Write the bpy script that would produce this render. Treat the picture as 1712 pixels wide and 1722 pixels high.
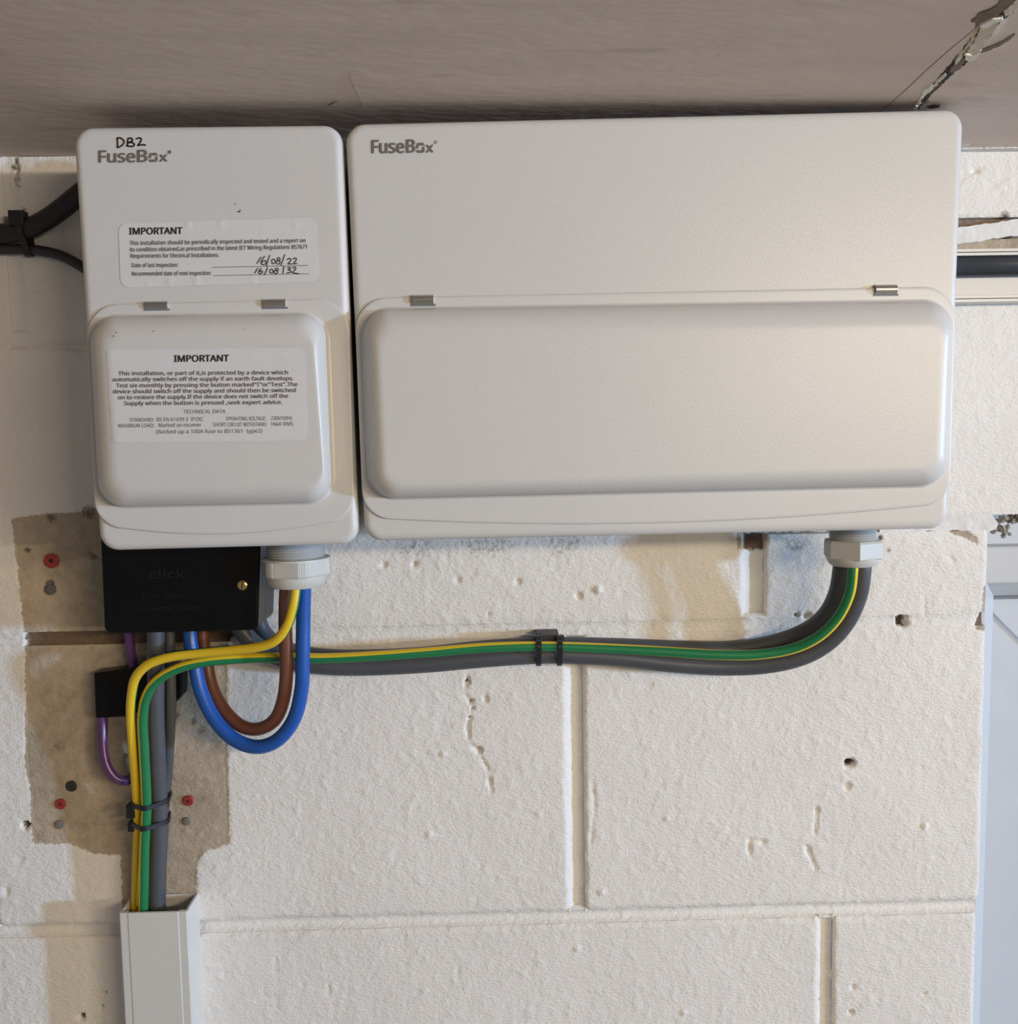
import bpy, bmesh, math, random
import numpy as np
from mathutils import Vector, Matrix
for o in list(bpy.data.objects): bpy.data.objects.remove(o)
scene = bpy.context.scene
COL = scene.collection
W, H = 1712, 1722
# ------------------------------------------------------------------ camera
F_PX = 1650.0
PITCH, YAW, ROLL, DIST = map(math.radians, (-5.0, -1.05, 1.0, 0)); DIST = 0.728
def _rot():
    cp, sp, cy, sy, cr, sr = math.cos(PITCH), math.sin(PITCH), math.cos(YAW), math.sin(YAW), math.cos(ROLL), math.sin(ROLL)
    Rp = np.array([[1, 0, 0], [0, cp, -sp], [0, sp, cp]]); Ry = np.array([[cy, -sy, 0], [sy, cy, 0], [0, 0, 1]])
    Rr = np.array([[cr, 0, sr], [0, 1, 0], [-sr, 0, cr]])
    return Ry @ Rp @ Rr
R = _rot(); CAM = np.array([0.0, -DIST, 0.0])
cam = bpy.data.objects.new('camera', bpy.data.cameras.new('camera')); COL.objects.link(cam)
cam.data.sensor_fit = 'HORIZONTAL'; cam.data.sensor_width = 36.0; cam.data.lens = F_PX / W * 36.0
cam.data.clip_start = 0.01
r_, f_, u_ = R[:, 0], R[:, 1], R[:, 2]
cam.matrix_world = Matrix(((r_[0], u_[0], -f_[0], CAM[0]), (r_[1], u_[1], -f_[1], CAM[1]), (r_[2], u_[2], -f_[2], CAM[2]), (0, 0, 0, 1)))
scene.camera = cam
# ------------------------------------------------------------------ light
world = bpy.data.worlds.new('world'); scene.world = world; world.use_nodes = True
world.node_tree.nodes['Background'].inputs['Color'].default_value = (1.0, 0.95, 0.91, 1)
world.node_tree.nodes['Background'].inputs['Strength'].default_value = 0.19
def area_light(name, loc, target, sx, sy, power, color):
    l = bpy.data.lights.new(name, 'AREA'); l.shape = 'RECTANGLE'; l.size = sx; l.size_y = sy; l.energy = power; l.color = color
    o = bpy.data.objects.new(name, l); COL.objects.link(o); o.location = loc
    o.rotation_euler = (Vector(target) - Vector(loc)).to_track_quat('-Z', 'Y').to_euler(); return o
area_light('ceiling_tube', (0.80, -1.36, 0.168), (0.0, 0, -0.15), 0.70, 0.04, 9.0, (1.0, 0.82, 0.58))
area_light('fill_light_far', (3.0, -2.9, 0.13), (0.0, 0, -0.1), 0.8, 0.05, 34.0, (1.0, 0.82, 0.60))  # added fill light, unseen; evens the brightness over the boxes
area_light('daylight_opening', (5.05, -2.25, 0.03), (0, 0, -0.05), 0.20, 0.26, 235.0, (0.38, 0.63, 1.0))
scene.view_settings.view_transform = 'Standard'; scene.view_settings.look = 'None'
scene.view_settings.gamma = 1.0; scene.view_settings.use_curve_mapping = False
scene.view_settings.exposure = 0.0
# ------------------------------------------------------------------ projection helpers (pixel of the photograph -> point at a real depth off the wall)
def ray(px, py): return R @ np.array([(px - W / 2) / F_PX, 1.0, -(py - H / 2) / F_PX])
def at(px, py, d=0.0):
    v = ray(px, py); t = (-d - CAM[1]) / v[1]; return CAM + v * t
CSLOPE = -0.0068                                       # the ceiling falls a little towards the right
def at_ceiling(px, py):
    v = ray(px, py); k = ZC + 0.33 * CSLOPE; return CAM + v * (k / (v[2] - CSLOPE * v[0]))
def zceil(x): return ZC + CSLOPE * (x + 0.33)
def xz(px, py, d=0.0): p = at(px, py, d); return (p[0], p[2])
# ------------------------------------------------------------------ materials
def mat(name, color, rough=0.5, metal=0.0, bump=None, spec=0.5, noise=None):
    m = bpy.data.materials.new(name); m.use_nodes = True; nt = m.node_tree; b = nt.nodes['Principled BSDF']
    b.inputs['Base Color'].default_value = (*color, 1); b.inputs['Roughness'].default_value = rough
    b.inputs['Metallic'].default_value = metal; b.inputs['Specular IOR Level'].default_value = spec
    tc = nt.nodes.new('ShaderNodeTexCoord')
    if noise:
        sc, amt = noise; n = nt.nodes.new('ShaderNodeTexNoise'); n.inputs['Scale'].default_value = sc; n.inputs['Detail'].default_value = 4
        nt.links.new(tc.outputs['Object'], n.inputs['Vector'])
        hs = nt.nodes.new('ShaderNodeMix'); hs.data_type = 'RGBA'; hs.blend_type = 'MULTIPLY'
        mr = nt.nodes.new('ShaderNodeMapRange'); mr.inputs['To Min'].default_value = 1 - amt; mr.inputs['To Max'].default_value = 1 + amt
        nt.links.new(n.outputs['Fac'], mr.inputs['Value']); hs.inputs['Factor'].default_value = 1
        hs.inputs['A'].default_value = (*color, 1); nt.links.new(mr.outputs['Result'], hs.inputs['B'])
        nt.links.new(hs.outputs['Result'], b.inputs['Base Color'])
    if bump:
        sc, dist = bump; n = nt.nodes.new('ShaderNodeTexNoise'); n.inputs['Scale'].default_value = sc; n.inputs['Detail'].default_value = 2
        nt.links.new(tc.outputs['Object'], n.inputs['Vector'])
        bp = nt.nodes.new('ShaderNodeBump'); bp.inputs['Distance'].default_value = dist; bp.inputs['Strength'].default_value = 1.0
        nt.links.new(n.outputs['Fac'], bp.inputs['Height']); nt.links.new(bp.outputs['Normal'], b.inputs['Normal'])
    return m
M = {}
M['enclosure'] = mat('white_powder_coat', (0.59, 0.58, 0.56), 0.36, bump=(1100, 0.00008), noise=(18, 0.015))
M['enclosure_body'] = mat('white_steel_body', (0.56, 0.55, 0.53), 0.45, bump=(900, 0.00006))
M['sticker'] = mat('sticker_paper', (0.64, 0.63, 0.635), 0.42, bump=(160, 0.00012), noise=(60, 0.03))
M['print'] = mat('printed_ink', (0.022, 0.021, 0.022), 0.6, noise=(400, 0.1))
M['print_light'] = mat('printed_text_ink', (0.075, 0.072, 0.075), 0.6, noise=(400, 0.1))
M['logo'] = mat('logo_grey', (0.15, 0.137, 0.13), 0.5, noise=(200, 0.08))
M['pen'] = mat('marker_pen', (0.012, 0.01, 0.012), 0.4, noise=(300, 0.1))
M['steel'] = mat('hinge_steel', (0.52, 0.50, 0.47), 0.32, 1.0, bump=(1500, 0.00005))
M['gland'] = mat('grey_nylon', (0.52, 0.515, 0.48), 0.45, bump=(900, 0.00004), noise=(50, 0.03))
M['gland_neck'] = mat('grey_nylon_thread', (0.43, 0.44, 0.45), 0.35, noise=(50, 0.03))
M['black_plastic'] = mat('black_bakelite', (0.004, 0.004, 0.0045), 0.30, bump=(700, 0.00003), spec=0.20, noise=(40, 0.2))
M['emboss'] = mat('black_embossed', (0.008, 0.008, 0.009), 0.30, spec=0.45, noise=(40, 0.2))
M['brass'] = mat('brass_screw', (0.72, 0.54, 0.22), 0.25, 1.0, noise=(300, 0.1))
M['tie'] = mat('black_nylon', (0.010, 0.011, 0.014), 0.45, noise=(200, 0.2))
M['tie_mount'] = mat('dark_grey_nylon', (0.022, 0.024, 0.028), 0.5, noise=(200, 0.2))
M['grey_pvc'] = mat('grey_pvc_sheath', (0.068, 0.072, 0.082), 0.42, noise=(120, 0.12), bump=(500, 0.00008))
M['blue_pvc'] = mat('blue_pvc', (0.012, 0.085, 0.36), 0.33, noise=(120, 0.1), bump=(400, 0.00006))
M['brown_pvc'] = mat('brown_pvc', (0.150, 0.055, 0.030), 0.36, noise=(120, 0.15), bump=(400, 0.00006))
M['purple_pvc'] = mat('purple_pvc', (0.105, 0.040, 0.165), 0.28, noise=(300, 0.3))
M['black_pvc'] = mat('black_pvc', (0.012, 0.011, 0.013), 0.5, noise=(120, 0.2))
M['dark_pvc'] = mat('dark_violet_grey_pvc', (0.030, 0.026, 0.034), 0.5, noise=(120, 0.2))
M['navy_pvc'] = mat('dark_slate_pvc', (0.045, 0.055, 0.075), 0.38, noise=(120, 0.12))
M['trunking'] = mat('white_pvc_trunking', (0.61, 0.595, 0.555), 0.35, noise=(60, 0.02))
M['upvc'] = mat('white_upvc', (0.54, 0.555, 0.57), 0.35, noise=(30, 0.02))
M['upvc_panel'] = mat('white_upvc_panel', (0.54, 0.575, 0.62), 0.42, bump=(1200, 0.00003), noise=(30, 0.03))
M['seal'] = mat('grey_rubber_seal', (0.16, 0.17, 0.19), 0.6, noise=(90, 0.1))
M['wire'] = mat('grey_wire', (0.42, 0.43, 0.45), 0.5, noise=(90, 0.1))
M['red_plug'] = mat('red_plastic_plug', (0.30, 0.030, 0.025), 0.45, noise=(400, 0.3))
M['grey_plug'] = mat('dusty_filler_plug', (0.17, 0.155, 0.13), 0.85, noise=(500, 0.5))
M['screw_plug'] = mat('rusty_grey_screw', (0.16, 0.15, 0.14), 0.6, 0.5, noise=(700, 0.6))
M['dark_plug'] = mat('black_hole_plug', (0.025, 0.024, 0.02), 0.6, noise=(500, 0.5))
M['tape_cream'] = mat('torn_plaster_filler', (0.70, 0.63, 0.48), 0.85, bump=(350, 0.0012), noise=(140, 0.25))
M['tape_brown'] = mat('torn_brown_paper', (0.23, 0.17, 0.13), 0.9, bump=(300, 0.0012), noise=(160, 0.45))
M['gap_dark'] = mat('dark_board_gap', (0.05, 0.04, 0.035), 0.9, noise=(200, 0.4))
M['hair'] = mat('hairline_shadow', (0.16, 0.125, 0.11), 0.9, noise=(200, 0.4))
M['torn_white'] = mat('torn_white_paper', (0.88, 0.84, 0.76), 0.85, bump=(400, 0.001), noise=(200, 0.15))
M['caulk'] = mat('white_paint_edge', (0.68, 0.675, 0.66), 0.6, noise=(60, 0.14), bump=(110, 0.0012))
M['chunk'] = mat('crumbled_mortar', (0.30, 0.27, 0.23), 0.95, bump=(260, 0.002), noise=(170, 0.6))
M['hole_dark'] = mat('plug_hole_shadow', (0.03, 0.012, 0.012), 0.9, noise=(300, 0.3))
M['speck'] = mat('dirt_speck', (0.05, 0.04, 0.035), 0.8, noise=(100, 0.2))

def wall_material(name, paint, bare):
    m = bpy.data.materials.new(name); m.use_nodes = True; nt = m.node_tree; b = nt.nodes['Principled BSDF']; L = nt.links.new
    def N(t, **kw):
        n = nt.nodes.new(t)
        for k, v in kw.items():
            if k in n.inputs: n.inputs[k].default_value = v
            else: setattr(n, k, v)
        return n
    tc = N('ShaderNodeTexCoord')
    def noise(scale, detail=3, rough=0.5, vec=None):
        n = N('ShaderNodeTexNoise', Scale=scale, Detail=detail, Roughness=rough); L(vec or tc.outputs['Object'], n.inputs['Vector']); return n.outputs['Fac']
    def math_(op, a, bb, c=None):
        n = N('ShaderNodeMath', operation=op)
        for i, v in enumerate((a, bb, c)):
            if v is None: continue
            if isinstance(v, (int, float)): n.inputs[i].default_value = v
            else: L(v, n.inputs[i])
        return n.outputs[0]
    def mix(f, a, c):
        n = N('ShaderNodeMix', data_type='RGBA'); L(f, n.inputs['Factor']) if not isinstance(f, float) else setattr(n.inputs['Factor'], 'default_value', f)
        for s, v in (('A', a), ('B', c)):
            if isinstance(v, tuple): n.inputs[s].default_value = (*v, 1)
            else: L(v, n.inputs[s])
        return n.outputs['Result']
    def ramp(v, lo, hi):
        n = N('ShaderNodeMapRange'); n.inputs['From Min'].default_value = lo; n.inputs['From Max'].default_value = hi; L(v, n.inputs['Value']); return n.outputs['Result']
    at_b = N('ShaderNodeAttribute', attribute_name='bare'); at_d = N('ShaderNodeAttribute', attribute_name='dirt_shade')
    jag = math_('MULTIPLY', math_('SUBTRACT', noise(260, 4, 0.65), 0.5), 0.006)
    fb = ramp(math_('ADD', at_b.outputs['Fac'], jag), -0.0004, 0.0004)
    pc = mix(ramp(noise(14, 3), 0.3, 0.7), paint, tuple(c * 0.955 for c in paint))
    bc = mix(ramp(noise(120, 5, 0.6), 0.3, 0.7), bare, tuple(c * 0.70 for c in bare))
    bc = mix(ramp(noise(16, 3), 0.45, 0.75), bc, tuple(c * k for c, k in zip(bare, (1.2, 1.2, 1.22))))
    col = mix(fb, pc, bc)
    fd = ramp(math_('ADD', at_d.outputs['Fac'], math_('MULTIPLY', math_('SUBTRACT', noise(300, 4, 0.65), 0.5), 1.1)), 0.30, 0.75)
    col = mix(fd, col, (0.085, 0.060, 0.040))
    L(col, b.inputs['Base Color']); b.inputs['Roughness'].default_value = 0.62; b.inputs['Specular IOR Level'].default_value = 0.35
    # relief: rolled paint over open textured block
    mp = N('ShaderNodeMapping'); mp.inputs['Rotation'].default_value = (0, math.radians(35), 0); mp.inputs['Scale'].default_value = (1.0, 1.0, 1.9); L(tc.outputs['Object'], mp.inputs['Vector'])
    h1 = noise(300, 3, 0.6, mp.outputs['Vector']); h2 = noise(95, 2, 0.5); h3 = noise(620, 2, 0.5)
    hh = math_('ADD', math_('MULTIPLY', h1, 0.0010), math_('ADD', math_('MULTIPLY', h2, 0.0002), math_('MULTIPLY', h3, 0.0003)))
    bp = N('ShaderNodeBump'); bp.inputs['Distance'].default_value = 1.0; bp.inputs['Strength'].default_value = 0.85
    L(hh, bp.inputs['Height']); L(bp.outputs['Normal'], b.inputs['Normal'])
    return m
PAINT = (0.785, 0.757, 0.715); BARE = (0.45, 0.37, 0.275)
M['block'] = wall_material('painted_concrete_block', PAINT, BARE)
M['mortar'] = wall_material('painted_mortar', (0.77, 0.75, 0.71), (0.17, 0.115, 0.075))

def ceiling_material():
    m = bpy.data.materials.new('bare_pink_plasterboard'); m.use_nodes = True; nt = m.node_tree; b = nt.nodes['Principled BSDF']; L = nt.links.new
    tc = nt.nodes.new('ShaderNodeTexCoord')
    def nz(scale, sc, det, rot=0):
        mp = nt.nodes.new('ShaderNodeMapping'); mp.inputs['Scale'].default_value = sc; mp.inputs['Rotation'].default_value = (0, 0, rot); L(tc.outputs['Object'], mp.inputs['Vector'])
        n = nt.nodes.new('ShaderNodeTexNoise'); n.inputs['Scale'].default_value = scale; n.inputs['Detail'].default_value = det; L(mp.outputs['Vector'], n.inputs['Vector']); return n.outputs['Fac']
    def mr(v, a, b_):
        n = nt.nodes.new('ShaderNodeMapRange'); n.inputs['From Min'].default_value = a; n.inputs['From Max'].default_value = b_; L(v, n.inputs['Value']); return n.outputs['Result']
    def mx(f, a, c):
        n = nt.nodes.new('ShaderNodeMix'); n.data_type = 'RGBA'; L(f, n.inputs['Factor'])
        for s, v in (('A', a), ('B', c)):
            if isinstance(v, tuple): n.inputs[s].default_value = (*v, 1)
            else: L(v, n.inputs[s])
        return n.outputs['Result']
    c = mx(mr(nz(9, (1.2, 5, 1), 4, 0.12), 0.3, 0.72), (0.76, 0.635, 0.555), (0.69, 0.575, 0.505))
    c = mx(mr(nz(16, (0.8, 3.0, 1), 5, -0.5), 0.63, 0.80), c, (0.56, 0.455, 0.395))
    c = mx(mr(nz(26, (0.5, 14, 1), 2, 0.9), 0.745, 0.76), c, (0.66, 0.57, 0.51))
    c = mx(mr(nz(60, (1, 1, 1), 3), 0.755, 0.79), c, (0.70, 0.62, 0.56))
    L(c, b.inputs['Base Color']); b.inputs['Roughness'].default_value = 0.62
    bp = nt.nodes.new('ShaderNodeBump'); bp.inputs['Distance'].default_value = 0.0012; bp.inputs['Strength'].default_value = 0.5
    L(nz(70, (1, 2, 1), 4), bp.inputs['Height']); L(bp.outputs['Normal'], b.inputs['Normal']); return m
M['ceiling'] = ceiling_material()

def stripe_material():
    m = bpy.data.materials.new('green_yellow_pvc'); m.use_nodes = True; nt = m.node_tree; b = nt.nodes['Principled BSDF']; L = nt.links.new
    uv = nt.nodes.new('ShaderNodeUVMap'); uv.uv_map = 'UVMap'; sp = nt.nodes.new('ShaderNodeSeparateXYZ'); L(uv.outputs['UV'], sp.inputs[0])
    fr = nt.nodes.new('ShaderNodeMath'); fr.operation = 'FRACT'; L(sp.outputs['X'], fr.inputs[0])
    ab = nt.nodes.new('ShaderNodeMath'); ab.operation = 'SUBTRACT'; L(fr.outputs[0], ab.inputs[0]); ab.inputs[1].default_value = 0.5
    a2 = nt.nodes.new('ShaderNodeMath'); a2.operation = 'ABSOLUTE'; L(ab.outputs[0], a2.inputs[0])
    lt = nt.nodes.new('ShaderNodeMapRange'); lt.inputs['From Min'].default_value = 0.172; lt.inputs['From Max'].default_value = 0.182; L(a2.outputs[0], lt.inputs['Value'])
    mx = nt.nodes.new('ShaderNodeMix'); mx.data_type = 'RGBA'; L(lt.outputs['Result'], mx.inputs['Factor'])
    mx.inputs['A'].default_value = (0.012, 0.175, 0.060, 1); mx.inputs['B'].default_value = (0.72, 0.50, 0.022, 1)
    L(mx.outputs['Result'], b.inputs['Base Color']); b.inputs['Roughness'].default_value = 0.36; return m
M['earth'] = stripe_material()

# ------------------------------------------------------------------ object helpers
def empty(name, loc, label, cat, group=None):
    o = bpy.data.objects.new(name, None); o.empty_display_size = 0.02; COL.objects.link(o); o.location = loc
    o['label'] = label; o['category'] = cat
    if group: o['group'] = group
    return o
def place(o, parent):
    COL.objects.link(o)
    if parent is not None:
        o.parent = parent; w = Vector((0, 0, 0)); p = parent
        while p is not None: w += Vector(p.location); p = p.parent
        o.location = -w          # geometry is written in world coordinates
    return o
def mesh_obj(name, verts, faces, material, parent=None, smooth=False):
    me = bpy.data.meshes.new(name); me.from_pydata([tuple(map(float, v)) for v in verts], [], faces); me.update()
    bm = bmesh.new(); bm.from_mesh(me); bmesh.ops.recalc_face_normals(bm, faces=bm.faces); bm.to_mesh(me); bm.free()
    me.materials.append(M[material] if isinstance(material, str) else material)
    if smooth: me.polygons.foreach_set('use_smooth', [True] * len(me.polygons))
    return place(bpy.data.objects.new(name, me), parent)
def bm_obj(name, bm, material, parent=None, smooth=False):
    bmesh.ops.recalc_face_normals(bm, faces=bm.faces)
    me = bpy.data.meshes.new(name); bm.to_mesh(me); bm.free(); me.materials.append(M[material])
    if smooth: me.polygons.foreach_set('use_smooth', [True] * len(me.polygons))
    return place(bpy.data.objects.new(name, me), parent)
def tag(o, label=None, cat=None, group=None, kind=None):
    for k, v in (('label', label), ('category', cat), ('group', group), ('kind', kind)):
        if v: o[k] = v
    return o
def sharp(o, deg=35):
    me = o.data; bm = bmesh.new(); bm.from_mesh(me)
    for e in bm.edges:
        if len(e.link_faces) == 2 and e.calc_face_angle(0) > math.radians(deg): e.smooth = False
    bm.to_mesh(me); bm.free(); return o
def loft(rings, cap_start=False, cap_end=True):
    n = len(rings[0]); v = [p for r in rings for p in r]; f = []
    for i in range(len(rings) - 1):
        for j in range(n):
            k = (j + 1) % n; f.append((i * n + j, i * n + k, (i + 1) * n + k, (i + 1) * n + j))
    if cap_start: f.append(tuple(range(n)))
    if cap_end: f.append(tuple(range((len(rings) - 1) * n, len(rings) * n)))
    return v, f
def offset_poly(c, d):
    n = len(c); out = []
    d = [d] * n if isinstance(d, (int, float)) else d
    cen = np.mean(np.array(c), 0); L = []
    for i in range(n):
        a, b = np.array(c[i]), np.array(c[(i + 1) % n]); t = (b - a) / np.linalg.norm(b - a); nn = np.array([-t[1], t[0]])
        if np.dot(cen - a, nn) < 0: nn = -nn
        L.append((a + nn * d[i], t))
    for i in range(n):
        p, t = L[i - 1]; q, s = L[i]; k = np.linalg.solve(np.array([[t[0], -s[0]], [t[1], -s[1]]]), q - p); out.append(tuple(p + t * k[0]))
    return out
def round_poly(c, radii, n=8, bulge=None, m=24):
    """2D polygon with rounded corners; bulge = {edge index: outward sag}"""
    N = len(c); radii = [radii] * N if isinstance(radii, (int, float)) else radii; out = []; ends = []
    cen = np.mean(np.array(c), 0)
    for i in range(N):
        p = np.array(c[i]); a = np.array(c[i - 1]); b = np.array(c[(i + 1) % N]); r = max(radii[i], 1e-5)
        u = (a - p) / np.linalg.norm(a - p); v = (b - p) / np.linalg.norm(b - p); ang = math.acos(np.clip(np.dot(u, v), -1, 1))
        t = r / math.tan(ang / 2); bis = (u + v) / np.linalg.norm(u + v); o = p + bis * (r / math.sin(ang / 2))
        s, e = p + u * t - o, p + v * t - o; a0 = math.atan2(s[1], s[0]); a1 = math.atan2(e[1], e[0]); da = (a1 - a0 + math.pi) % (2 * math.pi) - math.pi
        arc = [tuple(o + r * np.array([math.cos(a0 + da * k / n), math.sin(a0 + da * k / n)])) for k in range(n + 1)]
        ends.append(arc)
    for i in range(N):
        out += ends[i]
        if bulge and i in bulge:
            a = np.array(ends[i][-1]); b = np.array(ends[(i + 1) % N][0]); t = (b - a) / np.linalg.norm(b - a); nn = np.array([-t[1], t[0]])
            if np.dot(cen - a, nn) > 0: nn = -nn
            for k in range(1, m):
                s = k / m; out.append(tuple(a + (b - a) * s + nn * bulge[i] * 4 * s * (1 - s)))
    return out
def ring(pts2, d): return [(p[0], -d, p[1]) for p in pts2]
def quad(px, d): return [xz(x, y, d) for x, y in px]
def box_bm(bm, x0, x1, y0, y1, z0, z1, bev=0.0):
    vs = [bm.verts.new((x, y, z)) for x in (x0, x1) for y in (y0, y1) for z in (z0, z1)]
    fs = [bm.faces.new([vs[i] for i in q]) for q in ((0, 1, 3, 2), (4, 6, 7, 5), (0, 4, 5, 1), (2, 3, 7, 6), (0, 2, 6, 4), (1, 5, 7, 3))]
    if bev: bmesh.ops.bevel(bm, geom=list({e for f in fs for e in f.edges}), offset=bev, segments=2, affect='EDGES', profile=0.5)
def box(name, b, material, parent=None, bev=0.0):
    bm = bmesh.new(); box_bm(bm, *b, bev); return bm_obj(name, bm, material, parent)

# ------------------------------------------------------------------ THE SETTING: block wall with relief
def vnoise(x, z, s, seed):
    X, Z = x / s + 100.3, z / s + 57.7; xi, zi = np.floor(X).astype(np.int64), np.floor(Z).astype(np.int64); fx, fz = X - xi, Z - zi
    fx, fz = fx * fx * (3 - 2 * fx), fz * fz * (3 - 2 * fz)
    def h(i, j):
        n = (i * 374761393 + j * 668265263 + seed * 982451653) & 0x7fffffff; n = ((n ^ (n >> 13)) * 1274126177) & 0x7fffffff; return ((n ^ (n >> 16)) & 0xffff) / 65535.0
    return (h(xi, zi) * (1 - fx) + h(xi + 1, zi) * fx) * (1 - fz) + (h(xi, zi + 1) * (1 - fx) + h(xi + 1, zi + 1) * fx) * fz
def sdf_poly(x, z, poly):
    P = np.array(poly); d = np.full(x.shape, 1e9); ins = np.zeros(x.shape, bool)
    for i in range(len(P)):
        a, b = P[i], P[(i + 1) % len(P)]; e = b - a; t = np.clip(((x - a[0]) * e[0] + (z - a[1]) * e[1]) / (e @ e), 0, 1)
        d = np.minimum(d, np.hypot(x - a[0] - t * e[0], z - a[1] - t * e[1]))
        c = ((a[1] > z) != (b[1] > z)); ins ^= c & (x < (b[0] - a[0]) * (z - a[1]) / (b[1] - a[1] + 1e-12) + a[0])
    return np.where(ins, d, -d)
def dist_line(x, z, pts):
    d = np.full(x.shape, 1e9)
    for a, b in zip(pts[:-1], pts[1:]):
        a, b = np.array(a), np.array(b); e = b - a; t = np.clip(((x - a[0]) * e[0] + (z - a[1]) * e[1]) / (e @ e), 0, 1)
        d = np.minimum(d, np.hypot(x - a[0] - t * e[0], z - a[1] - t * e[1]))
    return d
def WP(*pts): return [xz(px, py) for px, py in pts]
BARE_POLYS = [
    WP((18, 872), (60, 866), (120, 862), (165, 855), (300, 850), (420, 850), (420, 1050), (384, 1075), (382, 1130), (384, 1300), (386, 1420), (345, 1432), (332, 1450), (329, 1540), (205, 1540), (203, 1440), (160, 1436), (115, 1420), (54, 1418), (50, 1330), (42, 1285), (42, 1095), (34, 1000)),
    WP((1238, 880), (1292, 880), (1290, 924), (1262, 926), (1240, 922)),
    WP((1600, 399), (1725, 396), (1725, 425), (1600, 425)),
    WP((1655, 985), (1650, 1035), (1640, 1058), (1655, 1062), (1662, 1062), (1662, 985)),
    WP((1590, 893), (1622, 888), (1645, 905), (1646, 918), (1625, 905)),
]
DIRT_SHADE = [(1480, 905, 8, 0.7), (1495, 925, 6, 0.6), (1340, 915, 30, 0.42), (1420, 915, 26, 0.42), (700, 918, 60, 0.36), (820, 915, 60, 0.38), (950, 915, 60, 0.36), (28, 300, 9, 0.5), (22, 280, 7, 0.6), (10, 372, 9, 0.7), (40, 352, 6, 0.6), (340, 1230, 12, 0.5), (325, 1215, 8, 0.6), (296, 1205, 8, 0.55), (150, 862, 16, 0.6), (85, 870, 12, 0.6), (45, 925, 8, 0.6), (155, 935, 10, 0.6), (1690, 365, 12, 0.7), (100, 1255, 14, 0.45)]  # dirt spots; wide flat entries paint the shade beneath the wide fuse box
HOLES = [(1429, 1284, 7, 0.011, 1), (1517, 1045, 9, 0.010, 0.8), (1425, 1322, 8, 0.003, 0), (136, 1711, 5, 0.006, 0.8), (170, 1695, 4, 0.004, .5), (176, 1671, 5, 0.004, .6), (817, 1176, 6, 0.003, 0), (1357, 1035, 8, 0.004, 0.5), (1340, 1034, 5, 0.004, 0.5), (43, 1387, 6, 0.008, 0.9), (10, 1500, 9, 0.0012, 0), (698, 948, 6, 0.004, .4), (822, 1034, 3, 0.005, .5), (786, 1147, 5, .006, .6), (792, 1180, 4, .006, .6), (795, 1192, 3, .005, .6), (790, 1208, 4, .006, .6), (806, 1262, 6, .005, .3), (32, 1445, 8, .001, 0), (745, 1268, 7, -.0015, 0), (722, 1403, 8, -.0012, 0), (1122, 1377, 6, -.0012, 0), (1012, 1500, 7, -.0013, 0), (1555, 1390, 6, -.0014, 0), (970, 1596, 6, -.0012, 0), (1430, 1702, 5, .004, .5), (1150, 1703, 8, -.0014, 0), (1380, 1686, 3, .003, .6), (645, 950, 6, .003, 0), (770, 976, 7, .002, 0), (974, 1001, 8, .003, 0), (1004, 992, 8, -.002, 0), (872, 978, 6, .003, 0), (1650, 1490, 4, .002, 0), (1555, 1670, 4, .003, 0), (1435, 1660, 7, .002, 0), (1374, 1362, 6, .002, 0)]
CRACKS = [(WP((786, 1138), (784, 1152), (781, 1165), (790, 1178), (797, 1190)), 0.0006, 0.002), (WP((790, 1205), (786, 1222), (788, 1240), (792, 1252), (802, 1262), (812, 1278), (822, 1300), (826, 1330)), 0.0006, 0.0025),
          (WP((1260, 1448), (1260, 1412), (1292, 1416)), 0.0009, 0.0018), (WP((1357, 1424), (1368, 1452), (1372, 1462)), 0.0012, 0.002), (WP((1374, 1355), (1371, 1400)), 0.0008, 0.0015), (WP((0, 583), (60, 584), (100, 586), (150, 588)), 0.0007, 0.002), (WP((24, 265), (28, 285), (22, 300), (28, 312)), 0.001, 0.004), (WP((1618, 290), (1646, 287)), 0.0006, 0.002), (WP((1268, 960), (1290, 996)), 0.0005, 0.0), (WP((1275, 925), (1276, 990)), 0.0005, 0.0), (WP((996, 1310), (1000, 1360), (993, 1420)), .0008, .001), (WP((1609, 1018), (1616, 1030)), 0.0006, 0.0015), (WP((1595, 931), (1604, 945)), 0.0006, 0.0012)]
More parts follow.
